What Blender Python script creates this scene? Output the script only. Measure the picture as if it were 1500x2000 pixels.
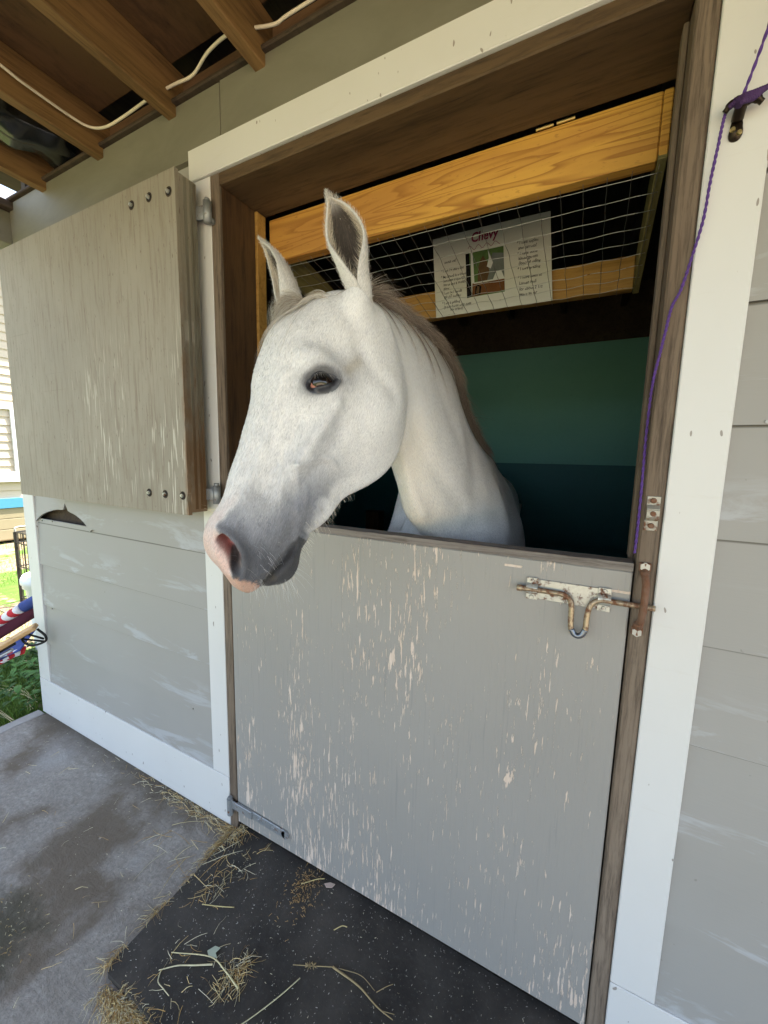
import bpy, math, random
import numpy as np
from mathutils import Vector, Matrix, noise
from mathutils.bvhtree import BVHTree
random.seed(7); RNG = np.random.default_rng(7)
for o in list(bpy.data.objects): bpy.data.objects.remove(o)
SC = bpy.context.scene
COL = SC.collection

# ---------------------------------------------------------------- camera
cam_d = bpy.data.cameras.new('camera'); cam = bpy.data.objects.new('camera', cam_d); COL.objects.link(cam)
CAM = Vector((0.0, -0.94, 1.3918))
cam.matrix_world = Matrix(((0.88843345, -0.07962761, 0.45204585, CAM.x), (0.45848689, 0.10714956, -0.88221808, CAM.y),
                           (0.0218124, 0.99104915, 0.13170347, CAM.z), (0, 0, 0, 1)))
cam_d.sensor_fit = 'HORIZONTAL'; cam_d.sensor_width = 36; cam_d.lens = 777.1566 / 1500 * 36
cam_d.clip_start = 0.02; cam_d.clip_end = 500
SC.camera = cam
SC.render.resolution_x = 768; SC.render.resolution_y = 1024
# ---------------------------------------------------------------- light
SUN_EL, SUN_AZ = math.radians(64), math.radians(58)     # azimuth of the sun seen from above, from +x anticlockwise
world = bpy.data.worlds.new('World'); SC.world = world; world.use_nodes = True
wn = world.node_tree.nodes; wl = world.node_tree.links
bg = wn['Background']; sky = wn.new('ShaderNodeTexSky'); sky.sky_type = 'NISHITA'; sky.sun_disc = False
sky.sun_elevation = SUN_EL; sky.sun_rotation = math.radians(90) - SUN_AZ; sky.air_density = 1.0; sky.dust_density = 1.5; sky.ozone_density = 1.0
hs = wn.new('ShaderNodeHueSaturation'); hs.inputs['Saturation'].default_value = .78      # thin haze whitens the blue
wl.new(sky.outputs[0], hs.inputs['Color']); wl.new(hs.outputs[0], bg.inputs[0]); bg.inputs[1].default_value = 0.13
sd = bpy.data.lights.new('sun', 'SUN'); sun = bpy.data.objects.new('sun', sd); COL.objects.link(sun)
sd.energy = 4.5; sd.angle = math.radians(0.5); sd.color = (1.0, 0.94, 0.84)
sun.location = (0, -5, 8)
sdir = Vector((math.cos(SUN_EL)*math.cos(SUN_AZ), math.cos(SUN_EL)*math.sin(SUN_AZ), math.sin(SUN_EL)))
sun.rotation_euler = sdir.to_track_quat('Z', 'Y').to_euler()
SC.view_settings.view_transform = 'Standard'; SC.view_settings.look = 'None'
SC.view_settings.gamma = 1.0; SC.view_settings.exposure = 2.5
SC.render.engine = 'CYCLES'
SC.cycles.max_bounces = 10; SC.cycles.diffuse_bounces = 6

# ---------------------------------------------------------------- helpers
def mesh_obj(name, V, F, mat=None, parent=None, smooth=False):
    me = bpy.data.meshes.new(name)
    me.from_pydata([tuple(map(float, v)) for v in V], [], [tuple(map(int, f)) for f in F]); me.update()
    o = bpy.data.objects.new(name, me); COL.objects.link(o)
    if mat: me.materials.append(mat)
    if parent: o.parent = parent
    if smooth: me.polygons.foreach_set('use_smooth', [True]*len(me.polygons))
    return o
def tag(o, label=None, cat=None, group=None, kind=None):
    if label: o['label'] = label
    if cat: o['category'] = cat
    if group: o['group'] = group
    if kind: o['kind'] = kind
    return o
def empty(name, loc=(0, 0, 0)):
    o = bpy.data.objects.new(name, None); COL.objects.link(o); o.location = loc; o.empty_display_size = .05
    return o
def setparent(o, p):
    """parent keeping world placement (all parents here are unrotated)"""
    o.parent = p; o.location = o.location - p.matrix_basis.translation
    return o
class MB:
    """collects shapes in world coordinates; build() links them as one mesh"""
    def __init__(s): s.V = []; s.F = []; s.M = []
    def add(s, V, F, m=0):
        n = len(s.V); s.V += [tuple(v) for v in V]; s.F += [tuple(i+n for i in f) for f in F]; s.M += [m]*len(F)
        return s
    def box(s, a, b, m=0, bev=0.0015):
        """bevelled box: every edge gets a small chamfer"""
        (x0, y0, z0), (x1, y1, z1) = [min(p, q) for p, q in zip(a, b)], [max(p, q) for p, q in zip(a, b)]
        e = min(bev, (x1-x0)*.3, (y1-y0)*.3, (z1-z0)*.3)
        if e <= 0:
            V = [(x, y, z) for x in (x0, x1) for y in (y0, y1) for z in (z0, z1)]
            return s.add(V, [(0, 1, 3, 2), (4, 6, 7, 5), (0, 4, 5, 1), (2, 3, 7, 6), (0, 2, 6, 4), (1, 5, 7, 3)], m)
        lo = (x0, y0, z0); hi = (x1, y1, z1); V = []; idx = {}
        for cx in (0, 1):
            for cy in (0, 1):
                for cz in (0, 1):
                    c = (cx, cy, cz)
                    for ax in range(3):
                        p = []
                        for k in range(3):
                            base = hi[k] if c[k] else lo[k]; sg = -1 if c[k] else 1
                            p.append(base if k == ax else base + sg*e)
                        idx[c, ax] = len(V); V.append(p)
        F = []
        for ax in range(3):
            o1, o2 = [k for k in range(3) if k != ax]
            for sd_ in (0, 1):
                q = []
                for a_, b_ in ((0, 0), (1, 0), (1, 1), (0, 1)):
                    c = [0, 0, 0]; c[ax] = sd_; c[o1] = a_; c[o2] = b_; q.append(idx[tuple(c), ax])
                F.append(q)
            for a_ in (0, 1):
                for b_ in (0, 1):
                    c0 = [0, 0, 0]; c0[o1] = a_; c0[o2] = b_; c1 = list(c0); c1[ax] = 1
                    F.append([idx[tuple(c0), o1], idx[tuple(c1), o1], idx[tuple(c1), o2], idx[tuple(c0), o2]])
        for c in {k[0] for k in idx}: F.append([idx[c, 0], idx[c, 1], idx[c, 2]])
        return s.add(V, F, m)
    def obox(s, p, q, w, h, up=(0, 0, 1), m=0, bev=.0015):
        """box from p to q with width w and height h"""
        p = Vector(p); q = Vector(q); d = q-p; L = d.length; d.normalize()
        side = d.cross(Vector(up)).normalized(); u = side.cross(d)
        t = MB(); t.box((0, -w/2, -h/2), (L, w/2, h/2), m, bev)
        return s.add([p + d*v[0] + side*v[1] + u*v[2] for v in t.V], t.F, m)
    def tube(s, pts, r, n=8, m=0, cap=True):
        pts = [Vector(p) for p in pts]; N = len(pts)
        rs = r if hasattr(r, '__len__') else [r]*N
        V = []; F = []; prev = None
        for i in range(N):
            d = (pts[min(i+1, N-1)] - pts[max(i-1, 0)])
            d = d.normalized() if d.length > 1e-9 else Vector((0, 0, 1))
            if prev is None:
                a = Vector((0, 0, 1)) if abs(d.z) < .9 else Vector((1, 0, 0)); a = (a - d*a.dot(d)).normalized()
            else:
                a = prev - d*prev.dot(d); a = a.normalized() if a.length > 1e-6 else d.orthogonal().normalized()
            prev = a; b = d.cross(a)
            for k in range(n):
                t = 2*math.pi*k/n; V.append(pts[i] + (a*math.cos(t) + b*math.sin(t))*rs[i])
        for i in range(N-1):
            for k in range(n):
                F.append((i*n+k, i*n+(k+1) % n, (i+1)*n+(k+1) % n, (i+1)*n+k))
        if cap: F.append(tuple(range(n))[::-1]); F.append(tuple(range((N-1)*n, N*n)))
        return s.add(V, F, m)
    def build(s, name, mats, parent=None, smooth=False):
        me = bpy.data.meshes.new(name); V = np.array([tuple(v) for v in s.V])
        off = np.array(parent.matrix_basis.translation) if parent else np.zeros(3)
        me.from_pydata((V-off).tolist(), [], s.F); me.update()
        import bmesh
        bm = bmesh.new(); bm.from_mesh(me); bmesh.ops.recalc_face_normals(bm, faces=bm.faces); bm.to_mesh(me); bm.free()
        if not isinstance(mats, (list, tuple)): mats = [mats]
        for mm in mats: me.materials.append(mm)
        if len(mats) > 1: me.polygons.foreach_set('material_index', s.M)
        if smooth: me.polygons.foreach_set('use_smooth', [True]*len(me.polygons))
        o = bpy.data.objects.new(name, me); COL.objects.link(o)
        if parent: o.parent = parent
        return o
def catmull(pts, n):
    pts = [Vector(p) for p in pts]; out = []; P = [pts[0]*2-pts[1]] + pts + [pts[-1]*2-pts[-2]]
    for i in range(1, len(P)-2):
        for k in range(n):
            t = k/n; a, b, c, d = P[i-1], P[i], P[i+1], P[i+2]
            out.append(.5*((2*b) + (c-a)*t + (2*a-5*b+4*c-d)*t*t + (-a+3*b-3*c+d)*t**3))
    out.append(pts[-1]); return out
class NT:
    """small node-tree helper"""
    def __init__(s, name):
        s.mat = bpy.data.materials.new(name); s.mat.use_nodes = True
        s.t = s.mat.node_tree; s.n = s.t.nodes; s.l = s.t.links; s.b = s.n['Principled BSDF']
    def node(s, typ, **kw):
        nd = s.n.new(typ)
        for k, v in kw.items():
            if k.startswith('i_'):
                nd.inputs[k[2:].replace('_', ' ')].default_value = v
            else: setattr(nd, k, v)
        return nd
    def link(s, a, b): s.l.new(a, b); return s
    def coord(s, scale=(1, 1, 1), rot=(0, 0, 0), loc=(0, 0, 0), kind='Object'):
        tc = s.node('ShaderNodeTexCoord'); mp = s.node('ShaderNodeMapping')
        mp.inputs['Scale'].default_value = scale; mp.inputs['Rotation'].default_value = rot; mp.inputs['Location'].default_value = loc
        s.l.new(tc.outputs[kind], mp.inputs[0]); return mp.outputs[0]
    def noise(s, vec, scale=5, detail=4, rough=.55, dist=0.0):
        nd = s.node('ShaderNodeTexNoise'); nd.inputs['Scale'].default_value = scale; nd.inputs['Detail'].default_value = detail
        nd.inputs['Roughness'].default_value = rough; nd.inputs['Distortion'].default_value = dist
        s.l.new(vec, nd.inputs['Vector']); return nd.outputs['Fac']
    def ramp(s, fac, stops, interp='LINEAR'):
        nd = s.node('ShaderNodeValToRGB'); cr = nd.color_ramp; cr.interpolation = interp
        while len(cr.elements) < len(stops): cr.elements.new(.5)
        for e, (p, c) in zip(cr.elements, stops):
            e.position = p; e.color = (c, c, c, 1) if not hasattr(c, '__len__') else (*c, 1)
        s.l.new(fac, nd.inputs[0]); return nd.outputs[0]
    def mix(s, fac, a, b, mode='MIX'):
        nd = s.node('ShaderNodeMix', data_type='RGBA', blend_type=mode)
        for ix, v in ((0, fac), (6, a), (7, b)):
            sock = nd.inputs[ix]
            if hasattr(v, 'is_linked'): s.l.new(v, sock)
            elif hasattr(v, '__len__'): sock.default_value = (*v, 1)
            else: sock.default_value = v if ix == 0 else (v, v, v, 1)
        return nd.outputs[2]
    def math(s, op, a, b=0.0, clamp=False):
        nd = s.node('ShaderNodeMath', operation=op); nd.use_clamp = clamp
        for sock, v in ((nd.inputs[0], a), (nd.inputs[1], b)):
            if hasattr(v, 'is_linked'): s.l.new(v, sock)
            else: sock.default_value = v
        return nd.outputs[0]
    def bump(s, h, strength=.3, dist=.002, normal=None):
        nd = s.node('ShaderNodeBump'); nd.inputs['Strength'].default_value = strength; nd.inputs['Distance'].default_value = dist
        s.l.new(h, nd.inputs['Height'])
        if normal: s.l.new(normal, nd.inputs['Normal'])
        return nd.outputs[0]
    def out(s, color=None, rough=.6, normal=None, metal=0.0, spec=.5, **kw):
        b = s.b
        for nm, v in (('Base Color', color), ('Roughness', rough), ('Normal', normal), ('Metallic', metal), ('Specular IOR Level', spec)):
            if v is None: continue
            if hasattr(v, 'is_linked'): s.l.new(v, b.inputs[nm])
            elif hasattr(v, '__len__'): b.inputs[nm].default_value = (*v, 1)
            else: b.inputs[nm].default_value = v
        for k, v in kw.items(): b.inputs[k].default_value = v
        return s.mat
def sep(nt, vec):
    nd = nt.node('ShaderNodeSeparateXYZ'); nt.l.new(vec, nd.inputs[0]); return nd.outputs
# ================================================================ MATERIALS
def m_siding():
    n = NT('siding_paint'); v = n.coord(); g = n.noise(n.coord((3, 3, 3)), 1, 4); w = n.coord((1.1, 1, 5.5))
    sc = n.noise(w, 2.4, 9, .66, .6)
    scuff = n.ramp(sc, [(.53, 0.0), (.60, .8), (.70, 1.0)])
    # scuffing gathers along the lower edge of each board
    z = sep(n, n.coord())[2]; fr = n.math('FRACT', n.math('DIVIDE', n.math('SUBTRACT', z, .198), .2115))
    low = n.ramp(fr, [(0.0, 1.0), (.35, .75), (.62, 0.0), (1.0, 0.0)])
    c = n.mix(g, (.292, .280, .256), (.335, .323, .298))
    c = n.mix(n.math('MULTIPLY', scuff, n.math('MULTIPLY', low, .80)), c, (.43, .44, .455))
    c = n.mix(n.ramp(fr, [(.972, 0.0), (.984, .75), (1.0, .9)]), c, (.085, .078, .066))  # dark line under each lap paints the shadow of the board edge above
    d = n.noise(n.coord((40, 40, 40)), 1.3, 2); c = n.mix(n.ramp(d, [(.76, 0.0), (.80, .5)]), c, (.16, .15, .13))
    f = n.noise(n.coord((18, 18, 260)), 1, 4)
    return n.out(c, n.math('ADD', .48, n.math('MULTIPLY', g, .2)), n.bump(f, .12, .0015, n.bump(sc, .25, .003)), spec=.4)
def m_white(name='white_trim', a=(.66, .655, .63), b=(.60, .59, .56)):
    n = NT(name); g = n.noise(n.coord((5, 5, 2.5)), 1, 5, .6); c = n.mix(g, a, b)
    d = n.noise(n.coord((60, 60, 26)), 1.1, 1); sp = n.ramp(d, [(.735, 0.0), (.75, 1.0)])
    s2 = n.ramp(n.noise(n.coord((5, 5, 34)), 1, 5, .7), [(.60, 0.0), (.72, .22)])
    c = n.mix(s2, c, (.50, .46, .38)); c = n.mix(n.math('MULTIPLY', sp, .75), c, (.18, .14, .11))
    return n.out(c, .42, n.bump(n.noise(n.coord((25, 25, 90)), 1, 3), .08, .001), spec=.45)
def m_fascia():
    n = NT('grey_board'); g = n.noise(n.coord((2.2, 2, 5)), 1, 6, .65, .5); c = n.mix(n.ramp(g, [(.3, 0.0), (.7, 1.0)]), (.135, .126, .088), (.190, .180, .135))
    d = n.ramp(n.noise(n.coord((7, 7, 14)), 1, 6, .7), [(.58, 0.0), (.75, .5)]); c = n.mix(d, c, (.12, .115, .085))
    return n.out(c, .62, n.bump(n.noise(n.coord((20, 20, 160)), 1, 3), .15, .0015))
def m_upper_door():
    n = NT('weathered_ply'); v = n.coord((70, 70, 5)); s = n.noise(v, 1, 7, .68, .8); b = n.noise(n.coord((3.2, 3, 2.4)), 1, 5, .6)
    c = n.mix(n.ramp(b, [(.3, 0.0), (.72, 1.0)]), (.240, .212, .163), (.298, .266, .208))
    c = n.mix(n.ramp(s, [(.49, 0.0), (.66, .6)]), c, (.165, .122, .078))
    xs = sep(n, n.coord()); edge = n.ramp(xs[0], [(.0, 0.0), (1.0, 1.0)])
    f = n.ramp(n.noise(n.coord((150, 150, 34)), 1, 3), [(.655, 0.0), (.69, .8)]); c = n.mix(f, c, (.13, .090, .055)); hl = n.ramp(n.noise(n.coord((1.5, 1, 130), (0, math.radians(2), 0)), 1, 2), [(.70, 0.0), (.74, .4)]); c = n.mix(hl, c, (.17, .135, .095))
    # straight scratches through the paint, low and towards the hinge side
    vc = n.coord((105, 1, 5.0), (0, math.radians(-13), 0)); k = n.noise(vc, 1.5, 2, .4); k2 = n.noise(n.coord((3.5, 1, 3.5), loc=(2.2, 0, 0)), 1, 2)
    m = n.math('MULTIPLY', n.ramp(k, [(.615, 0.0), (.635, 1.0)]), n.ramp(k2, [(.42, 0.0), (.55, 1.0)]))
    zz = n.ramp(n.math('MULTIPLY', n.math('SUBTRACT', xs[2], 1.2), .9), [(.0, 1.0), (.42, .7), (.62, 0.0)])
    xx = n.ramp(n.math('ADD', xs[0], 2.2), [(.30, 0.0), (.62, 1.0)])
    m = n.math('MULTIPLY', m, n.math('MULTIPLY', zz, xx)); c = n.mix(m, c, (.52, .49, .41))
    # bare brown wood at the chewed hinge edge
    ed = n.math('ADD', n.math('ADD', xs[0], 1.205), n.math('MULTIPLY', n.noise(n.coord((14, 14, 9)), 1, 5, .7), .045))
    ed = n.math('SUBTRACT', ed, n.math('MULTIPLY', n.math('SUBTRACT', xs[2], 1.2), .030))
    em = n.ramp(ed, [(.072, 0.0), (.088, 1.0)]); c = n.mix(n.math('MULTIPLY', em, .85), c, (.20, .115, .055))
    gr = n.noise(n.coord((120, 120, 5)), 1, 4, .6)
    return n.out(c, .66, n.bump(gr, .35, .0022, n.bump(s, .2, .002)), spec=.35)
def m_lower_door():
    n = NT('peeling_grey_paint'); xs = sep(n, n.coord()); gr = n.noise(n.coord((110, 110, 3.4), loc=(3, 0, 1)), 1, 5, .62, .35)
    base = n.mix(n.noise(n.coord((2.5, 1, 2)), 1, 4), (.270, .255, .230), (.318, .302, .275))
    base = n.mix(n.ramp(gr, [(.60, 0.0), (.72, .5)]), base, (.20, .20, .195))
    # flaking follows the grain; thick in the middle and near the bottom
    dn = n.noise(n.coord((4.6, 1, 1.5), loc=(.9, 0, 0)), 1, 4, .6)
    zf = n.ramp(xs[2], [(.0, .075), (.13, .052), (.45, .022), (.80, .018), (1.0, .026), (1.0, .026)])
    xa = n.math('ABSOLUTE', n.math('ADD', xs[0], .48)); xf = n.ramp(xa, [(.0, .036), (.10, .032), (.22, .004), (.4, .0), (.62, -.012), (.8, -.09)])
    th = n.math('ADD', n.math('ADD', zf, xf), n.math('MULTIPLY', n.math('SUBTRACT', dn, .5), .50))
    fl = n.noise(n.coord((135, 1, 14), loc=(0, 0, 4)), 1, 6, .68, .25); e = n.math('ADD', fl, th)
    pm = n.ramp(e, [(.640, 0.0), (.652, 1.0)])
    fl2 = n.noise(n.coord((30, 1, 6), loc=(5, 0, 9)), 1, 5, .6, .5); pm2 = n.ramp(n.math('ADD', fl2, n.math('MULTIPLY', th, .9)), [(.728, 0.0), (.736, 1.0)])
    pm = n.math('MAXIMUM', pm, pm2)
    gn = n.noise(n.coord((60, 1, 160)), 1, 3, .6)
    for gx, gz, gw in ((-.142, 1.1525, .022), (.078, 1.128, .020)):
        ex = n.math('DIVIDE', n.math('ABSOLUTE', n.math('SUBTRACT', xs[0], gx)), gw); ez = n.math('DIVIDE', n.math('ABSOLUTE', n.math('SUBTRACT', xs[2], gz)), .0032)
        pm = n.math('MAXIMUM', pm, n.ramp(n.math('MULTIPLY', n.math('ADD', n.math('MAXIMUM', ex, ez), n.math('MULTIPLY', gn, .7)), .5), [(.60, 1.0), (.64, 0.0)]))
    wood = n.mix(n.noise(n.coord((9, 1, 4)), 1, 3), (.58, .44, .33), (.70, .62, .55)); wood = n.mix(n.ramp(n.noise(n.coord((160, 1, 14)), 1, 3), [(.4, 0.0), (.7, .6)]), wood, (.50, .38, .28))
    c = n.mix(pm, base, wood)
    h = n.math('SUBTRACT', n.math('MULTIPLY', gr, .8), n.math('MULTIPLY', pm, .8))
    return n.out(c, n.mix(pm, .46, .8), n.bump(h, .8, .002), spec=.42)
def m_wood(name, a, b, dark, grain=(60, 60, 3), rough=.75, streak=.6, bs=.5, fine=None):
    n = NT(name); g0 = n.noise(n.coord([x*2.1 for x in grain]), 1, 8, .72, .35); g1 = n.noise(n.coord([x*.7 for x in grain], loc=(1, 2, 3)), 1, 5, .6, .5); g = n.math('ADD', n.math('MULTIPLY', g0, .6), n.math('MULTIPLY', g1, .4)); l = n.noise(n.coord([x*.18 for x in grain]), 1, 4)
    c = n.mix(n.ramp(l, [(.3, 0.0), (.7, 1.0)]), a, b); c = n.mix(n.ramp(g, [(.46, 0.0), (.60, streak)]), c, dark); c = n.mix(n.ramp(g0, [(.62, 0.0), (.70, .55)]), c, [x*.5 for x in dark])
    return n.out(c, rough, n.bump(g, bs, .002), spec=.3)
def m_pine(name='pine'):
    n = NT(name); xs = sep(n, n.coord())
    g = n.noise(n.coord((.8, 16, 17)), 1, 2, .5, .6); rings = n.math('FRACT', n.math('MULTIPLY', g, 11.0)); l = n.noise(n.coord((1.1, 7, 9)), 1, 4)
    # rings bend round a knot low on the left
    kx = n.math('ADD', xs[0], .628); kz = n.math('MULTIPLY', n.math('SUBTRACT', xs[2], 2.088), 2.2); kd = n.math('SQRT', n.math('ADD', n.math('MULTIPLY', kx, kx), n.math('MULTIPLY', kz, kz)))
    kr = n.math('MULTIPLY', n.math('SINE', n.math('MULTIPLY', kd, 240.0)), n.ramp(kd, [(.0, 1.0), (.09, 0.0)]))
    c = n.mix(n.ramp(l, [(.40, 0.0), (.62, 1.0)]), (.64, .36, .065), (.45, .215, .045))
    c = n.mix(n.math('MULTIPLY', n.ramp(rings, [(0.0, 0.0), (.5, .12), (.9, 1.0), (1.0, 0.0)]), .85), c, (.30, .125, .022))
    c = n.mix(n.math('MULTIPLY', n.math('MAXIMUM', kr, 0.0), .5), c, (.25, .10, .03)); c = n.mix(n.ramp(kd, [(.008, .85), (.030, 0.0)]), c, (.14, .05, .015))
    k2 = n.math('ADD', xs[0], .640); k3 = n.math('MULTIPLY', n.math('SUBTRACT', xs[2], 2.125), 1.5); k4 = n.math('SQRT', n.math('ADD', n.math('MULTIPLY', k2, k2), n.math('MULTIPLY', k3, k3))); c = n.mix(n.ramp(k4, [(.004, .6), (.028, 0.0)]), c, (.16, .06, .02))
    f = n.ramp(n.noise(n.coord((45, 200, 160)), 1, 2), [(.62, 0.0), (.72, .45)]); c = n.mix(f, c, (.24, .10, .03))
    return n.out(c, .5, n.bump(g, .15, .001), spec=.4)
def m_metal(name, col, rust=.3, rough=.42, metal=.85):
    n = NT(name); g = n.noise(n.coord((55, 55, 55)), 1, 5, .65); f = n.ramp(g, [(.62-rust*.32, 0.0), (.70-rust*.22, 1.0)])
    c = n.mix(n.noise(n.coord((160,)*3), 1, 3), col, [x*.72 for x in col]); c = n.mix(f, c, (.15, .062, .028))
    c = n.mix(n.ramp(g, [(.66, 0.0), (.74, .7)]), c, (.11, .04, .02)) if rust > .3 else c
    mt = n.math('MULTIPLY', n.math('SUBTRACT', 1.0, f), metal)
    return n.out(c, n.mix(f, rough, .85), n.bump(g, .35, .001), metal=mt)
def m_concrete():
    n = NT('concrete'); xs = n.coord(); a = n.noise(n.coord((1.6, 1.6, 1)), 1, 6, .6, .3); f = n.noise(n.coord((75, 75, 75)), 1, 8, .78); g = n.noise(n.coord((9, 15, 7)), 1, 9, .74, .6)
    c = n.mix(n.ramp(g, [(.3, 0.0), (.7, 1.0)]), (.290, .255, .213), (.460, .418, .368)); c = n.mix(n.ramp(f, [(.38, .85), (.60, 0.0)]), c, (.22, .20, .175))
    st = n.ramp(a, [(.47, 0.0), (.56, .8), (.8, .9)]); c = n.mix(st, c, (.135, .100, .064))
    lt = n.ramp(n.noise(n.coord((3, 2.3, 1), loc=(4, 2, 0)), 1, 5, .6), [(.55, 0.0), (.72, .7)]); c = n.mix(lt, c, (.40, .385, .37))
    vo = n.node('ShaderNodeTexVoronoi'); n.l.new(n.coord((2.6, 2.6, 2.6), loc=(.3, .1, 0)), vo.inputs[0]); 
    dk = n.ramp(n.math('ADD', vo.outputs['Distance'], n.math('MULTIPLY', g, .08)), [(.075, .8), (.115, 0.0)]); c = n.mix(dk, c, (.42, .37, .30))
    rs = n.ramp(n.noise(n.coord((2.1, 2.9, 1), loc=(9, 5, 0)), 1, 4, .6), [(.66, 0.0), (.76, .5)]); c = n.mix(rs, c, (.34, .21, .12))
    # damp dark patch with scattered muck, near the front left
    pos = sep(n, n.coord()); dx = n.math('ADD', pos[0], 1.44); dy = n.math('ADD', pos[1], .64)
    dd = n.math('SQRT', n.math('ADD', n.math('MULTIPLY', dx, dx), n.math('MULTIPLY', dy, dy)))
    mk = n.ramp(n.math('ADD', dd, n.math('MULTIPLY', n.math('SUBTRACT', g, .5), .30)), [(.11, .9), (.20, 0.0)]); c = n.mix(mk, c, (.075, .068, .042))
    # dirty strip along the foot of the wall
    wl_ = n.ramp(n.math('ADD', n.math('MULTIPLY', pos[1], -1.0), n.math('MULTIPLY', n.math('SUBTRACT', g, .5), .12)), [(.01, .85), (.12, 0.0)]); c = n.mix(wl_, c, (.10, .080, .058))
    h = n.math('ADD', n.math('MULTIPLY', f, .5), g)
    return n.out(c, n.math('ADD', .62, n.math('MULTIPLY', f, .2)), n.bump(h, .9, .007), spec=.35)
def m_rubber():
    n = NT('rubber'); f = n.noise(n.coord((60,)*3), 1, 6, .7); g = n.noise(n.coord((4, 4, 4)), 1, 6, .65); c = n.mix(n.ramp(g, [(.35, 0.0), (.7, 1.0)]), (.024, .021, .018), (.080, .070, .058))
    c = n.mix(n.ramp(f, [(.55, 0.0), (.75, .6)]), c, (.085, .08, .075)); s = n.ramp(n.noise(n.coord((3, 3, 3), loc=(3, 1, 0)), 1, 5, .7), [(.60, 0.0), (.74, .5)]); c = n.mix(s, c, (.12, .10, .08))
    sp = n.ramp(n.noise(n.coord((210,)*3), 1, 1), [(.72, 0.0), (.75, .5)]); c = n.mix(sp, c, (.34, .31, .26))
    return n.out(c, .62, n.bump(f, .5, .002, n.bump(g, .4, .004)), spec=.4)
def m_plain(name, col, rough=.6, metal=0.0, var=.15, scale=30, spec=.4, bump=.2, **kw):
    n = NT(name); g = n.noise(n.coord((scale,)*3), 1, 4, .6); c = n.mix(g, [x*(1+var) for x in col], [x*(1-var) for x in col]); return n.out(c, rough, n.bump(g, bump, .001), metal=metal, spec=spec, **kw)
M = {}
M['siding'] = m_siding(); M['white'] = m_white(); M['fascia'] = m_fascia(); M['udoor'] = m_upper_door(); M['ldoor'] = m_lower_door()
M['raw'] = m_wood('weathered_jamb', (.145, .105, .072), (.215, .168, .124), (.055, .039, .028), (80, 80, 5), .8, .75)
M['brownv'] = m_wood('brown_stained_upright', (.060, .031, .014), (.110, .060, .026), (.025, .014, .008), (50, 50, 4), .6, .7)
M['brownh'] = m_wood('brown_stained_head', (.070, .042, .020), (.125, .080, .040), (.030, .019, .011), (4, 40, 40), .62, .7)
M['cap'] = m_wood('worn_cap', (.16, .135, .115), (.26, .23, .20), (.065, .05, .042), (3, 90, 90), .8, .8, .7)
M['rafter'] = m_wood('rafter_wood', (.155, .088, .033), (.24, .134, .052), (.07, .038, .015), (50, 3, 50), .6, .7)
M['deck'] = m_wood('roof_plywood', (.095, .050, .022), (.14, .077, .035), (.05, .027, .013), (14, 5, 14), .7, .8)
M['block'] = m_wood('blocking_wood', (.10, .055, .026), (.15, .085, .042), (.05, .027, .014), (4, 40, 40), .7, .7)
M['pine'] = m_pine(); M['pine2'] = m_wood('aged_pine', (.34, .185, .045), (.44, .25, .065), (.20, .10, .02), (3, 40, 40), .55, .6)
M['mossy'] = m_wood('greened_pine', (.15, .13, .05), (.24, .20, .08), (.09, .075, .03), (40, 3, 40), .65, .6)
M['galv'] = m_metal('galvanised_steel', (.36, .375, .38), .10, .5, .55); M['zinc'] = m_metal('zinc_plate', (.55, .55, .50), .30, .4, .55)
M['rust'] = m_metal('rusty_steel', (.20, .11, .07), .55, .6, .45); M['rod'] = m_metal('worn_rod', (.42, .33, .22), .55, .4, .7); M['steelblue'] = m_metal('worn_bright_steel', (.20, .22, .25), .02, .3, .8)
M['wire'] = m_metal('fence_wire', (.50, .50, .47), .05, .38, .75); M['brass'] = m_plain('brass', (.65, .50, .2), .35, .9)
M['dark'] = m_plain('hole_shade', (.012, .010, .009), .9); M['inwood'] = m_wood('old_dark_boards', (.045, .030, .020), (.07, .05, .032), (.02, .014, .01), (30, 3, 30), .85, .6)
def m_teal(name, a, b):
    n = NT(name); g = n.noise(n.coord((2.2, 2, 3)), 1, 6, .7); f = n.noise(n.coord((30, 30, 30)), 1, 5, .7); c = n.mix(g, a, b); c = n.mix(n.ramp(f, [(.60, 0.0), (.75, .5)]), c, [x*.45 for x in b])
    return n.out(c, .55, n.bump(f, .5, .004), spec=.4)
M['teal'] = m_teal('green_painted_wall', (.165, .44, .36), (.12, .34, .28)); M['tealdk'] = m_teal('dark_teal_wainscot', (.016, .135, .135), (.012, .10, .102))
def m_edge():
    m = m_wood('greyed_edge', (.15, .138, .10), (.20, .185, .14), (.08, .06, .04), (50, 50, 4), .75, .7); n = NT.__new__(NT); n.mat = m; n.t = m.node_tree; n.n = n.t.nodes; n.l = n.t.links; n.b = n.n['Principled BSDF']
    old = n.b.inputs['Base Color'].links[0].from_socket; z = sep(n, n.coord())[2]; q = n.math('ADD', n.math('MULTIPLY', n.math('SUBTRACT', z, 1.2), 1.0), n.math('MULTIPLY', n.noise(n.coord((60, 60, 14)), 1, 5, .7), .5))
    n.l.new(n.mix(n.ramp(q, [(.45, 1.0), (.66, 0.0)]), old, (.13, .070, .030)), n.b.inputs['Base Color']); return m
M['edge'] = m_edge()
M['concrete'] = m_concrete(); M['rubber'] = m_rubber()
M['cable'] = m_plain('cable_sheath', (.62, .55, .42), .45, var=.08); M['plastic'] = m_plain('black_plastic', (.012, .013, .014), .22, spec=.6, bump=.5)
M['screw'] = m_plain('screw_metal', (.30, .29, .27), .4, .7)

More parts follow.
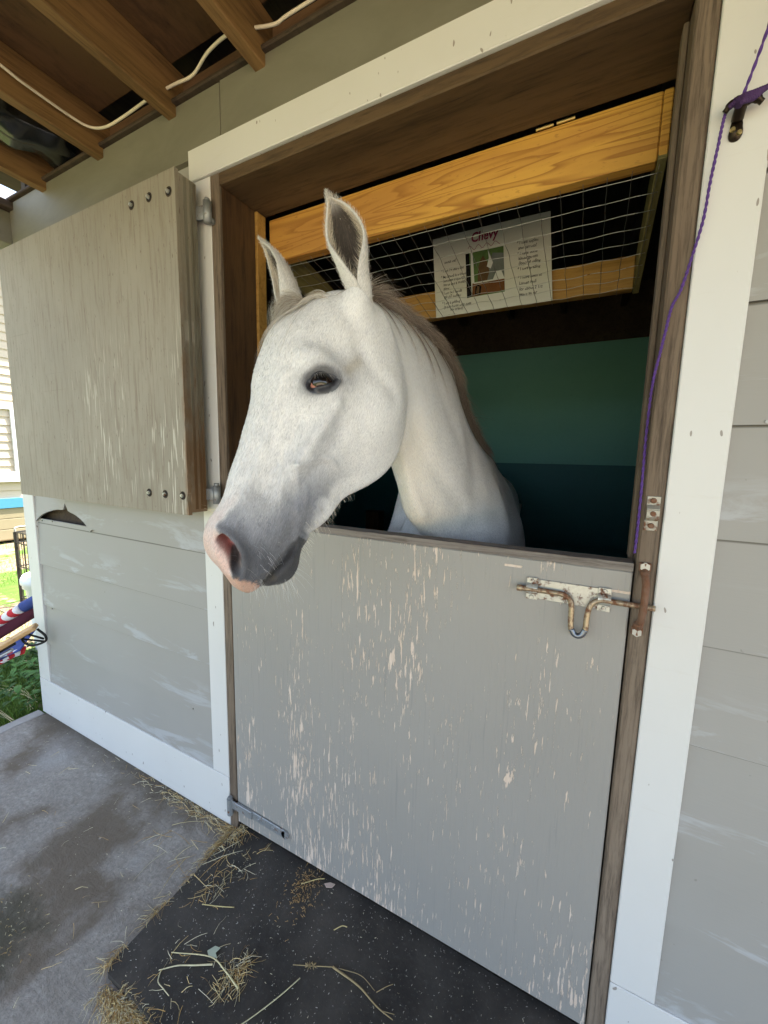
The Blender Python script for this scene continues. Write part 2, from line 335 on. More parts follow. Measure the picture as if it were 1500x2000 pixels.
# ================================================================ GROUND, SLAB
def grid(name, x0, x1, y0, y1, nx, ny, zf, mat):
    V = [(x0+(x1-x0)*i/nx, y0+(y1-y0)*j/ny, 0) for j in range(ny+1) for i in range(nx+1)]; V = [(x, y, zf(x, y)) for x, y, z in V]
    F = [(j*(nx+1)+i, j*(nx+1)+i+1, (j+1)*(nx+1)+i+1, (j+1)*(nx+1)+i) for j in range(ny) for i in range(nx)]
    return mesh_obj(name, V, F, mat, smooth=True)
n = NT('earth_and_grass'); g = n.noise(n.coord((.55, .55, .55)), 1, 6, .6); f = n.noise(n.coord((9,)*3), 1, 6, .7)
c = n.mix(n.ramp(f, [(.35, 0.0), (.65, 1.0)]), (.10, .17, .035), (.055, .105, .02)); dirt = n.mix(f, (.20, .135, .09), (.33, .25, .17))
c = n.mix(n.ramp(n.math('ADD', g, n.math('MULTIPLY', n.math('SUBTRACT', f, .5), .5)), [(.50, 0.0), (.56, 1.0)]), c, dirt); M['ground'] = n.out(c, .95, n.bump(f, .8, .03), spec=.1)
gp = None
gr = grid('ground', -90, 90, -90, 90, 120, 120, lambda x, y: -.045+.02*noise.noise(Vector((x*.3, y*.3, 0))), M['ground']); tag(gr, kind='structure')
sl = MB(); sl.box((-2.50, -3.1, -.14), (6.0, .30, 0.0), bev=.006); s_ = sl.build('concrete_slab', M['concrete']); tag(s_, kind='structure')
gv = MB(); gv.box((-2.5, -14, -.10), (9, -3.12, -.012), bev=0); gv_ = gv.build('added_bounce_gravel', m_plain('bounce_gravel', (.50, .40, .26), .95, var=.35, scale=60, bump=1.0)); tag(gv_, kind='structure')  # unseen gravel, added to bounce warm light under the porch
kb = MB(); kb.box((-2.575, -3.1, -.14), (-2.503, .0, -.004), bev=.006); k_ = kb.build('slab_edging', m_plain('pale_concrete', (.36, .34, .31), .85, var=.2, scale=25, bump=.6)); tag(k_, kind='structure')

# ================================================================ STABLE
ST = empty('stable', (0, 0, 0)); tag(ST, 'grey clapboard stable with white trim and a split stable door under a porch roof', 'stable')
LAP = [.198+.2115*k for k in range(0, 13)]
def siding(x0, x1, zmax, hole=None):
    b = MB()
    for k, z in enumerate(LAP[:-1]):
        if z > zmax: break
        zt = min(LAP[k+1]+.02, zmax+.02); sag = RNG.normal()*.0006
        xs = np.linspace(x0, x1, 60 if hole and k == 4 else 2); V = []
        for x in xs:
            zb = z + sag
            if hole and k == 4:
                t = (x-hole[0])/(hole[1]-hole[0])
                if 0 < t < 1: zb += .082*math.sin(math.pi*min(1, t*1.02))**.62*(.82+.35*t) + .035*math.exp(-((t-.60)/.025)**2) + .002*noise.noise(Vector((x*60, 0, 0)))
                elif t >= 1: zb += .014*math.exp(-(t-1)*1.5)
            V += [(x, .004, zb), (x, .0125, zb), (x, .014, zt), (x, .022, zt)]
        F = []
        for i in range(len(xs)-1):
            a = i*4; c = a+4; F += [(a, c, c+2, a+2), (a+1, a+3, c+3, c+1), (a, a+1, c+1, c), (a+2, c+2, c+3, a+3)]
        e = (len(xs)-1)*4; F += [(0, 2, 3, 1), (e, e+1, e+3, e+2)]; b.add(V, F)
    return b
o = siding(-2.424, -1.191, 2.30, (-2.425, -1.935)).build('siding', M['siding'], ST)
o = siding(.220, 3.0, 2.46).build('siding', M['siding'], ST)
b = MB()
b.box((-2.52, .045, .0), (-1.107, .10, 2.46), bev=0); b.box((.135, .030, .0), (3.0, .10, 2.46), bev=0); b.box((-1.107, .030, 2.242), (.135, .10, 2.46), bev=0)
b.build('wall_framing', M['inwood'], ST)
for x, z in [(-2.36, 1.045), (-2.26, 1.050), (-2.34, .60), (-1.30, .40), (.30, 1.25), (.38, .83), (.27, 1.46)]:
    nl = MB(); nl.tube([(x, .006, z+.012), (x, .002, z+.012)], .0035, 8); nl.build('nail_head', M['screw'], ST)
for nm, a, c in [('trim', (-2.528, -.0, .1995), (-2.422, .020, 2.30)), ('trim', (-1.193, 0, .1995), (-1.1075, .028, 2.2395)), ('trim', (-2.528, -.001, .0), (-1.1075, .020, .198)),
                 ('trim', (.1355, 0, .1995), (.222, .028, 2.2395)), ('trim', (.1355, -.001, .0), (3.0, .028, .198)), ('trim', (-1.193, -.007, 2.241), (3.0, .028, 2.329))]:
    b = MB(); b.box(a, c, bev=.002); b.build('white_'+nm, M['white'], ST)
b = MB(); b.box((-2.55, .021, .0), (-2.528, 3.5, 2.46), bev=.002); b.build('end_wall', M['siding'], ST)
b = MB(); b.box((-2.372, -.005, 2.305), (-1.0505, .028, 2.470)); b.build('fascia_board', M['fascia'], ST)
b = MB(); b.box((-1.0488, -.004, 2.3305), (3.0, .028, 2.474)); b.build('fascia_board', M['fascia'], ST)
b = MB(); b.box((-2.36, -.020, 2.472), (3.0, .012, 2.484), bev=.003); b.build('fascia_cap', M['inwood'], ST)
# door frame boards
b = MB(); b.box((-1.1065, .012, .0), (-1.0705, .190, 2.2395), bev=.001); jl = b.build('jamb', M['brownv'], ST)
b = MB(); b.box((-1.1065, .001, .0), (-1.0702, .0118, 2.2395), bev=.0015); b.build('jamb_edge', M['raw'], jl)
b = MB(); b.box((.0985, .001, .0), (.1345, .190, 2.2395), bev=.004); jr = b.build('jamb', M['raw'], ST)
b = MB(); b.box((-1.0700, .0005, 2.205), (.0980, .190, 2.2395), bev=.003); b.build('head_jamb', M['brownh'], ST)
b = MB(); b.box((.0885, .060, 1.19), (.0980, .100, 2.204), bev=.002); b.build('door_stop', M['raw'], ST)
b = MB(); b.box((-1.0700, .145, 1.19), (-1.058, .186, 2.204), bev=.002); b.build('door_stop', M['pine2'], ST)
# ---- lower door
LD = MB(); LD.box((-1.067, .0, .036), (.0945, .0385, 1.174), bev=.003)
ld = LD.build('lower_door', M['ldoor'], ST)
b = MB(); xs = np.linspace(-1.067, .0945, 90); V = []; F = []
for i, x in enumerate(xs):
    j = .0022*noise.noise(Vector((x*30, 0, 0))); k = .0025*noise.noise(Vector((x*22, 5, 0)))
    V += [(x, -.0015+j*.4, 1.1742), (x, -.001+j, 1.1915+k*.4), (x, .040, 1.1925+k*.4), (x, .040, 1.1742)]
for i in range(len(xs)-1):
    a = i*4; F += [(a, a+4, a+5, a+1), (a+1, a+5, a+6, a+2), (a+2, a+6, a+7, a+3), (a+3, a+7, a+4, a)]
F += [(0, 1, 2, 3), (356+3, 356+2, 356+1, 356)]; b.add(V, F); b.build('door_cap', M['cap'], ld)
# strap hinge at the foot of the lower door
b = MB(); b.obox((-1.062, -.0045, .107), (-.835, -.0045, .100), .006, .030, bev=.0015); b.tube([(-.835, -.0015, .100), (-.835, -.0075, .100)], .0150, 20)
b.obox((-1.085, -.010, .1085), (-.985, -.010, .106), .006, .030, bev=.0015)
for x in (-1.02, -.955, -.885): b.tube([(x, -.006, .105), (x, -.0135, .105)], [.0075, .005], 12)
hg = b.build('strap_hinge', M['galv'], ld)
b = MB(); b.tube([(-1.092, -.012, .066), (-1.092, -.012, .130)], .0115, 18); b.tube([(-1.092, -.012, .128), (-1.092, -.012, .137)], .0075, 14); b.tube([(-1.092, -.010, .075), (-1.092, .01, .075)], .009, 12); b.build('hinge_pin', M['galv'], hg)
# ---- sliding bolt
b = MB(); b.obox((-.108, -.0022, 1.1075), (.061, -.0022, 1.1075), .003, .046, bev=.0008); lt = b.build('bolt_plate', M['zinc'], ld)
for x in (-.096, .048):
    b = MB()
    for z in (1.1265, 1.089): b.obox((x-.012, -.0052, z), (x+.012, -.0052, z), .0025, .013, bev=.0005)
    A = [(-.008+0, -.005), (0, -.0135), (.008, -.005)]
    V = []; 
    for xx in (x-.012, x+.012):
        for k in range(9):
            t = math.pi*k/8; V.append((xx, -.006-.0115*math.sin(t), 1.1078+.0125*math.cos(t)))
        for k in range(9):
            t = math.pi*k/8; V.append((xx, -.006-.0095*math.sin(t), 1.1078+.0105*math.cos(t)))
    F = [(k, k+1, 19+k, 18+k) for k in range(8)] + [(9+k, 27+k, 28+k, 10+k) for k in range(8)] + [(k, 9+k, 10+k, k+1) for k in range(8)] + [(18+k, 19+k, 28+k, 27+k) for k in range(8)]
    b.add(V, F)
    for z in (1.1265, 1.089): b.tube([(x, -.0060, z), (x, -.0095, z)], [.0052, .0035], 12)
    b.build('bolt_strap', M['zinc'], lt)
b = MB(); yb = -.0125
pts = [(-.122, yb-.002, 1.1075), (-.09, yb, 1.1078), (-.055, yb, 1.1078), (-.030, yb, 1.1065), (-.017, yb-.001, 1.098), (-.0125, yb-.003, 1.083), (-.0115, yb-.005, 1.055), (-.0095, yb-.007, 1.036), (-.003, yb-.008, 1.026), (.0045, yb-.008, 1.0235), (.0125, yb-.008, 1.028), (.0175, yb-.007, 1.040), (.0185, yb-.005, 1.062), (.0205, yb-.003, 1.083), (.027, yb-.001, 1.098), (.040, yb, 1.1065), (.06, yb, 1.1078), (.11, yb, 1.1078), (.137, yb-.001, 1.1078)]
b.tube(catmull(pts, 5), .0058, 14); b.tube([(-.1275, yb-.002, 1.1075), (-.1165, yb-.002, 1.1075)], .0072, 14)
rb = b.build('bolt_rod', M['rod'], lt, True)
b = MB(); b.tube(catmull(pts[7:12], 5), .0062, 14); b.build('bolt_grip', M['steelblue'], rb, True)
# keeper on the jamb: a bent strap with two hexagon heads
b = MB(); kp = catmull([(.1135, -.0015, 1.196), (.1135, -.0020, 1.182), (.1150, -.016, 1.168), (.1165, -.023, 1.150), (.1165, -.024, 1.115), (.1150, -.022, 1.085), (.1130, -.012, 1.070), (.1118, -.002, 1.058), (.1115, -.0015, 1.044)], 5)
b.tube(kp, [.0085 if (p.z > 1.172 or p.z < 1.072) else .0068 for p in kp], 12); b.obox(kp[0], kp[6], .021, .004, up=(0, -1, .01)); b.obox(kp[-7], kp[-1], .021, .004, up=(0, -1, .01))
kk = b.build('bolt_keeper', M['rust'], jr)
for z, x in ((1.1885, .1135), (1.0505, .1115)):
    b = MB(); b.tube([(x, -.003, z), (x, -.0095, z)], .0092, 6); b.build('hex_bolt', m_plain('zinc_head', (.42, .41, .37), .45, .4), kk)
# small bracket higher on the jamb
b = MB(); b.obox((.1165, -.0005, 1.331), (.1165, -.0005, 1.312), .023, .003, up=(0, -1, 0)); b.obox((.1155, -.0005, 1.283), (.1155, -.0005, 1.262), .023, .003, up=(0, -1, 0))
b.obox((.116, -.003, 1.313), (.116, -.012, 1.305), .022, .003, up=(0, -1, 1)); b.obox((.116, -.012, 1.305), (.116, -.012, 1.290), .022, .003, up=(0, -1, 0)); b.obox((.116, -.012, 1.290), (.116, -.002, 1.283), .022, .003, up=(0, -1, -1))
br = b.build('jamb_bracket', m_metal('stained_zinc', (.40, .38, .32), .38, .5, .4), jr)
b = MB()
for z in (1.322, 1.272): b.tube([(.116, -.001, z), (.116, -.0055, z)], [.006, .0045], 12)
b.tube([(.116, -.012, 1.2975), (.116, -.0155, 1.2975)], [.006, .004], 12); b.build('bracket_screws', M['rust'], br)
# ---- upper door, folded back flat against the wall
UD = MB(); UD.box((-2.258, -.0875, 1.205), (-1.1375, -.024, 2.211), bev=.003)
# chewed front sheet with a ragged hinge edge
ol = [(-2.262, 2.2145), (-2.262, 1.201)]; zz = np.linspace(1.199, 2.214, 90)
ol += [(-1.75, 1.1985+.001), (-1.30, 1.199)] + [(-1.134+.0035*noise.noise(Vector((0, z*34, 0)))*(1.6 if z < 1.55 else .35) - (.008*max(0, noise.noise(Vector((3, z*18, 0)))) if z < 1.5 else 0), z) for z in zz]
V = [(x, -.1003, z) for x, z in ol] + [(x, -.0877, z) for x, z in ol]; N_ = len(ol)
F = [tuple(range(N_)), tuple(range(2*N_-1, N_-1, -1))] + [(i, i+N_, (i+1) % N_+N_, (i+1) % N_) for i in range(N_)]
UD.add(V, F)
ud = UD.build('upper_door', M['udoor'], ST)
b = MB()
for y in (-.072, -.052, -.040): b.box((-1.1378, y, 1.215), (-1.1355, y+.0105, 2.205), bev=.001)
b.build('door_edge', M['edge'], ud)
for x, z in [(-1.3424, 2.1625), (-1.2545, 2.163), (-1.1625, 2.155), (-1.333, 1.261), (-1.2482, 1.2608), (-1.160, 1.2612)]:
    b = MB(); n_ = 22; V = []; F = []
    for r, y in ((.0140, -.1004), (.0135, -.1012), (.0112, -.1012), (.0105, -.1006)):
        for k in range(n_): t = 2*math.pi*k/n_; V.append((x+r*math.cos(t), y, z+r*math.sin(t)))
    for l in range(3):
        for k in range(n_): F.append((l*n_+k, l*n_+(k+1) % n_, (l+1)*n_+(k+1) % n_, (l+1)*n_+k))
    b.add(V, F, 0); b.tube([(x, -.1003, z), (x, -.1007, z)], .0108, 20, 1); b.tube([(x, -.1008, z), (x, -.1050, z)], .0062, 6, 2); b.tube([(x, -.1050, z), (x, -.1085, z)], .0036, 10, 2)
    b.build('door_bolt', [M['inwood'], M['dark'], M['zinc']], ud)  # black disc behind each bolt paints the shade of its hole
for z in (2.125, 1.262):
    b = MB(); b.tube([(-1.098, -.020, z-.030), (-1.098, -.020, z+.030)], .0125, 18); b.tube([(-1.098, -.020, z+.030), (-1.098, -.020, z+.038)], .008, 12); b.obox((-1.098, -.022, z), (-1.136, -.030, z), .005, .04); b.tube([(-1.098, -.016, z-.018), (-1.098, .004, z-.018)], .009, 12)
    b.build('hinge_pin', M['galv'], ud, True)
# ---- transom screen: timber frame with wire mesh, swung up into the stall
TF = empty('transom_screen', (-.48, .2, 2.2)); TF.parent = ST
ang = math.atan2(2.060-1.968, .5); ca, sa = math.cos(ang), math.sin(ang)
def tp(x, l, h=0): return (x, .2 + l*ca + h*sa, 2.060 - l*sa + h*ca)       # along the panel, h above its underside
b = MB(); b.box((-1.0575, .2005, 2.063), (.0775, .238, 2.2015), bev=.003); b.build('front_rail', M['pine'], TF)
b = MB(); b.obox(tp(.0875, .0, .062), tp(.0875, .515, .052), .0185, .118); b.build('side_rail', M['mossy'], TF)
b = MB(); b.obox(tp(-1.049, .045, .062), tp(-1.049, .515, .052), .0185, .118); b.build('side_rail', M['mossy'], TF)
b = MB(); b.box((.0785, .2010, 2.064), (.0965, .2395, 2.2020), bev=.002); b.build('end_block', M['pine'], TF)
b = MB(); b.obox(tp(-1.039, .505, .058), tp(.077, .505, .058), .036, .105); b.build('rear_rail', M['pine2'], TF)
b = MB()
for k in range(9):
    l = .028 + k*.0565; pts = []
    for i in range(60): x = -1.052 + i/59*1.143; pts.append(tp(x, l+.0025*math.sin(i*1.05+k)+.004*noise.noise(Vector((x*2, k, 0))), -.004+.0016*math.sin(i*1.05+k*.7) - .006*math.sin(math.pi*i/59)*math.sin(math.pi*k/8)))
    b.tube(pts, .00085, 5)
for k in range(23):
    x = -1.035+k*.0508; pts = [tp(x+.003*noise.noise(Vector((k, i*.4, 0))), .004+i/24*.506, -.0055+.001*math.sin(i*1.3+k) - .006*math.sin(math.pi*i/24)*math.sin(math.pi*k/22)) for i in range(25)]
    b.tube(pts, .0008, 5, 1)  # inward wires get a shaded, darker copy of the wire colour
b.build('wire_mesh', [M['wire'], m_metal('shaded_wire', (.22, .21, .19), .2, .5, .6)], TF, True)
for x in (-.165, -.118):
    b = MB(); b.obox((x-.020, .2, 2.2048), (x+.020, .2, 2.2048), .006, .004); b.tube([(x-.02, .1975, 2.2030), (x+.02, .1975, 2.2030)], .0032, 10); b.build('brass_hinge', M['brass'], TF)
# ---- stall interior
SI = MB(); SI.box((-2.6, 2.60, 1.33), (2.2, 2.64, 2.308), bev=0); SI.build('back_wall_boards', M['teal'], ST)
SI = MB(); SI.box((-2.6, 2.597, .0), (2.2, 2.5995, 1.3826), bev=0); SI.build('back_wall_wainscot', M['tealdk'], ST)
SI = MB(); SI.box((-2.526, .11, .0), (-2.49, 3.3, 2.9), bev=0); SI.box((1.75, .11, .0), (1.79, 3.3, 2.9), bev=0); SI.box((-2.6, 2.66, 2.2), (2.2, 2.70, 3.0), bev=0); SI.build('stall_partition', M['inwood'], ST)
SI = MB(); SI.box((-2.6, .302, -.10), (2.2, 3.4, .012), bev=0); SI.build('stall_floor', m_plain('stall_litter', (.10, .07, .04), .95, var=.5, scale=40, bump=.8), ST)
SI = MB(); SI.box((-2.75, .05, 2.72), (3.2, 3.6, 2.75), bev=0); SI.build('loft_boards', M['inwood'], ST)
for k in range(11):
    x = -2.3+.4*k; SI = MB(); SI.box((x, .12, 2.56), (x+.04, 3.5, 2.715), bev=.002); SI.build('loft_joist', M['inwood'], ST)
SI = MB(); SI.box((-1.685, 2.0, .0), (-1.555, 2.1, .95), bev=.004); SI.build('stall_post', M['brownv'], ST)
# ---- porch roof
RF = empty('porch_roof', (0, -1.4, 2.5)); RF.parent = ST
def rf_z(y): return 2.442 - .028*y
for x in (-2.085, -1.680, -1.280, -.910, -.51, -.11, .29, .69, 1.09, 1.49, 1.89, 2.29, 2.69):
    b = MB(); b.obox((x+.019, .10, rf_z(.1)+.07), (x+.019, -2.85, rf_z(-2.85)+.07), .038, .140, bev=.003); b.build('rafter', M['rafter'], RF)
b = MB(); b.obox((.45, -.012, rf_z(0)+.1475), (.45, -2.9, rf_z(-2.9)+.1475), 5.10, .012, bev=0); b.build('roof_deck', M['deck'], RF)
b = MB(); b.obox((.45, .6, rf_z(-.6)+.178), (.45, -2.95, rf_z(-2.95)+.172), 5.14, .012, bev=0); b.build('roof_sheet', M['inwood'], RF)  # dark colour paints the black shade seen through the gap beside the deck
for x0, x1 in [(-2.043, -1.684), (-1.638, -1.284), (-1.238, -.914), (-.868, -.514), (-.468, -.114)]:
    b = MB(); b.box((x0, .020, 2.44), (x1, .045, 2.553), bev=.002); b.build('blocking', M['block'], RF)
b = MB(); b.box((-2.50, -2.9, 2.305), (-2.3735, -.0, 2.438), bev=.004); b.build('end_beam', M['white' if False else 'fascia'], RF)
b = MB(); b.box((-2.47, -2.9, 2.4385), (-2.335, .03, 2.470), bev=.003); b.build('beam_cap', M['inwood'], RF)
b = MB(); b.box((-2.372, -2.89, 2.32), (3.0, -2.80, 2.50), bev=.004); b.build('eaves_beam', M['fascia'], RF)
for x in (-2.45, 2.9):
    b = MB(); b.box((x-.045, -2.89, .0), (x+.045, -2.80, 2.305 if x < 0 else 2.32), bev=.004); b.build('porch_post', M['white'], ST)




# ================================================================ HORSE
HO = np.array([-0.5360, -0.2117, 1.7325])
HM = np.array([[-0.10579871, -0.45989066, 0.88165028], [-0.45324457, -0.76686652, -0.45440631], [-0.8850853, 0.44767881, 0.12730945]])
def h2w(p): return np.asarray(p) @ HM.T + HO          # head frame (along, dorsal, left) -> world
def w2h(p): return (np.asarray(p) - HO) @ HM
def cr(ts, ys, x):
    """Catmull-Rom style smooth interpolation of rows ys at x"""
    ts = np.asarray(ts, float); ys = np.asarray(ys, float); x = np.atleast_1d(x)
    m = np.gradient(ys, ts, axis=0); i = np.clip(np.searchsorted(ts, x) - 1, 0, len(ts)-2)
    h = ts[i+1] - ts[i]; t = ((x - ts[i])/h)
    sh = (-1,) + (1,)*(ys.ndim-1); t = t.reshape(sh); h = h.reshape(sh)
    return (2*t**3-3*t**2+1)*ys[i] + (t**3-2*t**2+t)*h*m[i] + (-2*t**3+3*t**2)*ys[i+1] + (t**3-t**2)*h*m[i+1]
TT = np.array([0, .05, .16, .32, .5, .68, .84, .95, 1.0])     # where across a section the half widths are given
def loft(T, B, LAT, W, nlen, nsec=56):
    """T,B: top and bottom points of each section, LAT: sideways unit vectors, W: half widths at TT[1:-1]"""
    k = len(T); s = np.arange(k, dtype=float); x = np.linspace(0, k-1, nlen)
    T = cr(s, T, x); B = cr(s, B, x); LAT = cr(s, LAT, x); LAT /= np.linalg.norm(LAT, axis=1)[:, None]; W = cr(s, W, x)
    half = nsec//2; ph = np.linspace(0, math.pi, half+1); tt = (1-np.cos(ph))/2
    V = []
    for i in range(nlen):
        wv = np.concatenate([[0], W[i], [0]])
        # interpolate w^2-like rounding at the ends
        w = np.interp(tt, TT, wv); ww = np.maximum(cr(TT[1:-1], W[i], np.clip(tt, TT[1], TT[-2])), 0)
        e0 = tt < TT[1]; w[e0] = W[i][0]*np.sqrt(np.clip(1-(1-tt[e0]/TT[1])**2, 0, 1))
        e1 = tt > TT[-2]; w[e1] = W[i][-1]*np.sqrt(np.clip(1-((tt[e1]-TT[-2])/(1-TT[-2]))**2, 0, 1))
        mid = ~(e0 | e1); w[mid] = ww[mid]
        c = T[i] + (B[i]-T[i])*tt[:, None]
        L = c + LAT[i]*w[:, None]; R = c - LAT[i]*w[:, None]
        V.append(np.vstack([L, R[1:-1][::-1]]))
    n = nsec; V = np.vstack(V); F = []
    for i in range(nlen-1):
        for j in range(n):
            F.append((i*n+j, i*n+(j+1) % n, (i+1)*n+(j+1) % n, (i+1)*n+j))
    F.append(tuple(range(n))[::-1]); F.append(tuple((nlen-1)*n+j for j in range(n)))
    return V, F
def horse_shell():
    parts = []
    # ---- head, in its own frame.  u, dorsal, ventral, half widths
    H = [(-.045, -.045, -.15, [.02, .04, .055, .06, .055, .04, .02]),
         (-.015, -.012, -.19, [.028, .05, .066, .07, .066, .05, .028]),
         (.03, .010, -.235, [.036, .062, .075, .076, .072, .056, .03]),
         (.08, .022, -.268, [.042, .072, .082, .083, .08, .064, .036]),
         (.13, .030, -.292, [.048, .078, .089, .090, .086, .068, .038]),
         (.18, .031, -.298, [.052, .084, .098, .090, .084, .066, .036]),
         (.225, .026, -.288, [.048, .080, .096, .088, .078, .058, .030]),
         (.27, .018, -.262, [.040, .066, .084, .085, .070, .048, .024]),
         (.32, .010, -.226, [.033, .052, .070, .078, .058, .036, .018]),
         (.37, .004, -.196, [.028, .043, .056, .064, .049, .030, .016]),
         (.42, .000, -.170, [.025, .038, .048, .052, .044, .028, .017]),
         (.47, -.001, -.154, [.025, .038, .047, .050, .044, .030, .020]),
         (.515, -.003, -.146, [.028, .044, .053, .053, .046, .034, .022]),
         (.55, -.009, -.138, [.030, .050, .058, .055, .047, .034, .021]),
         (.58, -.022, -.128, [.029, .046, .054, .051, .043, .030, .018]),
         (.605, -.042, -.118, [.024, .037, .043, .041, .035, .026, .016]),
         (.622, -.066, -.106, [.010, .015, .019, .019, .016, .012, .007])]
    T = [h2w((u, a, 0)) for u, a, b, w in H]; B = [h2w((u, b, 0)) for u, a, b, w in H]
    parts.append(loft(T, B, [HM[:, 2]]*len(H), [w for *_, w in H], 90, 72))
    # lower lip and chin
    Lp = [(.47, -.105, -.165, [.018, .028, .032, .033, .031, .025, .015]), (.51, -.106, -.170, [.02, .03, .034, .036, .034, .028, .018]),
          (.545, -.108, -.172, [.02, .03, .035, .037, .035, .03, .018]), (.572, -.110, -.164, [.018, .027, .031, .032, .03, .024, .015]),
          (.592, -.114, -.148, [.008, .012, .014, .015, .014, .011, .007])]
    parts.append(loft([h2w((u, a, 0)) for u, a, b, w in Lp], [h2w((u, b, 0)) for u, a, b, w in Lp], [HM[:, 2]]*5, [w for *_, w in Lp], 30, 40))
    # ---- neck and trunk in world coordinates
    V2 = HM[:, 2]
    N = [((-.515, -.17, 1.725), h2w((.16, -.20, 0)), V2, [.036, .066, .084, .089, .084, .064, .034]),
         ((-.505, -.07, 1.772), (-.475, -.055, 1.455), (.93, -.36, .05), [.030, .060, .080, .089, .086, .068, .040]),
         ((-.49, .05, 1.778), (-.465, .010, 1.385), (.97, -.22, .0), [.026, .054, .076, .089, .088, .070, .038]),
         ((-.475, .20, 1.765), (-.455, .035, 1.30), (1, -.12, 0), [.024, .05, .074, .092, .095, .078, .042]),
         ((-.465, .36, 1.735), (-.45, .075, 1.225), (1, -.05, 0), [.025, .054, .084, .107, .113, .096, .055]),
         ((-.455, .52, 1.668), (-.45, .15, 1.15), (1, 0, 0), [.027, .06, .098, .13, .145, .13, .08]),
         ((-.45, .68, 1.56), (-.45, .25, 1.04), (1, 0, 0), [.035, .075, .125, .175, .205, .19, .12]),
         ((-.455, .84, 1.475), (-.45, .335, .90), (1, 0, 0), [.04, .095, .155, .215, .25, .24, .16]),
         ((-.47, 1.0, 1.42), (-.46, .50, .78), (1, 0, 0), [.05, .12, .19, .245, .265, .25, .17]),
         ((-.58, 1.3, 1.35), (-.56, 1.05, .70), (1, 0, 0), [.10, .18, .25, .285, .285, .24, .14]),
         ((-.66, 1.65, 1.33), (-.66, 1.6, .72), (1, 0, 0), [.11, .20, .27, .30, .295, .24, .13]),
         ((-.72, 2.0, 1.35), (-.72, 2.0, .82), (1, 0, 0), [.11, .20, .265, .28, .26, .2, .10]),
         ((-.75, 2.22, 1.28), (-.75, 2.2, .92), (1, 0, 0), [.07, .13, .18, .2, .18, .13, .06]),
         ((-.76, 2.32, 1.16), (-.76, 2.3, 1.02), (1, 0, 0), [.02, .04, .05, .05, .05, .04, .02])]
    parts.append(loft([n[0] for n in N], [n[1] for n in N], [np.array(n[2], float) for n in N], [n[3] for n in N], 130, 72))
    for a, m_, c in (((-.470, -.190, 1.660), (-.452, -.196, 1.705), (-.446, -.199, 1.745)), ((-.570, -.180, 1.670), (-.608, -.184, 1.705), (-.636, -.178, 1.742))):
        parts.append(('tube', [a, m_, c], [.040, .036, .024]))
    # ---- legs: joint points and radii
    for sx in (-1, 1):
        fx = -.45 + sx*.135
        parts.append(('tube', [(fx, .62, 1.0), (fx, .60, .86), (fx, .62, .70), (fx, .62, .52), (fx, .61, .44), (fx, .62, .36), (fx, .63, .16), (fx, .615, .10), (fx, .58, .05), (fx, .57, .002)],
                      [.12, .10, .075, .05, .05, .036, .032, .042, .045, .06]))
        hx = -.72 + sx*.14
        parts.append(('tube', [(hx, 2.0, 1.1), (hx, 1.98, .92), (hx, 1.98, .76), (hx, 2.1, .60), (hx, 2.16, .50), (hx, 2.15, .40), (hx, 2.1, .18), (hx, 2.07, .11), (hx, 2.04, .05), (hx, 2.03, .002)],
                      [.17, .15, .11, .065, .055, .042, .036, .045, .048, .06]))
    return parts
def voxel_union(parts, size):
    b = MB()
    for pt in parts:
        if isinstance(pt[0], str):
            b.tube(catmull(pt[1], 4), list(np.interp(np.linspace(0, len(pt[2])-1, (len(pt[1])-1)*4+1), range(len(pt[2])), pt[2])), 24)
        else: b.add(pt[0], pt[1])
    o = b.build('tmp_union', NT('tmp').mat)
    md = o.modifiers.new('r', 'REMESH'); md.mode = 'VOXEL'; md.voxel_size = size; md.use_smooth_shade = True
    dg = bpy.context.evaluated_depsgraph_get(); ev = o.evaluated_get(dg)
    me = bpy.data.meshes.new_from_object(ev)
    V = np.empty(len(me.vertices)*3); me.vertices.foreach_get('co', V); V = V.reshape(-1, 3)
    E = np.empty(len(me.edges)*2, np.int64); me.edges.foreach_get('vertices', E); E = E.reshape(-1, 2)
    Fc = np.empty(len(me.loops), np.int64); me.loops.foreach_get('vertex_index', Fc); Fc = Fc.reshape(-1, 4)
    bpy.data.objects.remove(o); bpy.data.meshes.remove(me)
    return V, E, Fc
def smooth(V, E, it, lam=.6, mask=None):
    n = len(V); deg = np.bincount(E.ravel(), minlength=n).astype(float)
    for _ in range(it):
        S = np.empty_like(V)
        for c in range(3):
            S[:, c] = np.bincount(E[:, 0], V[E[:, 1], c], n) + np.bincount(E[:, 1], V[E[:, 0], c], n)
        d = S/deg[:, None] - V
        V = V + lam*d*(1 if mask is None else mask[:, None])
    return V
def vnormals(V, Fc):
    a = V[Fc[:, 2]]-V[Fc[:, 0]]; b = V[Fc[:, 3]]-V[Fc[:, 1]]; fn = np.cross(a, b); N = np.zeros_like(V)
    for k in range(4):
        for c in range(3): N[:, c] += np.bincount(Fc[:, k], fn[:, c], len(V))
    return N/np.maximum(np.linalg.norm(N, axis=1), 1e-12)[:, None]
def gs(H, c, r): return np.exp(-(((H-np.array(c))/np.array(r))**2).sum(1))
def seg(H, a, b, r):
    """gaussian falloff around a segment in the head frame"""
    a = np.array(a); b = np.array(b); d = b-a; t = np.clip(((H-a) @ d)/(d @ d), 0, 1)
    q = a + t[:, None]*d; return np.exp(-((H-q)**2).sum(1)/r**2)
def poly(H, pts, r):
    m = np.zeros(len(H))
    for a, b in zip(pts[:-1], pts[1:]): m = np.maximum(m, seg(H, a, b, r))
    return m
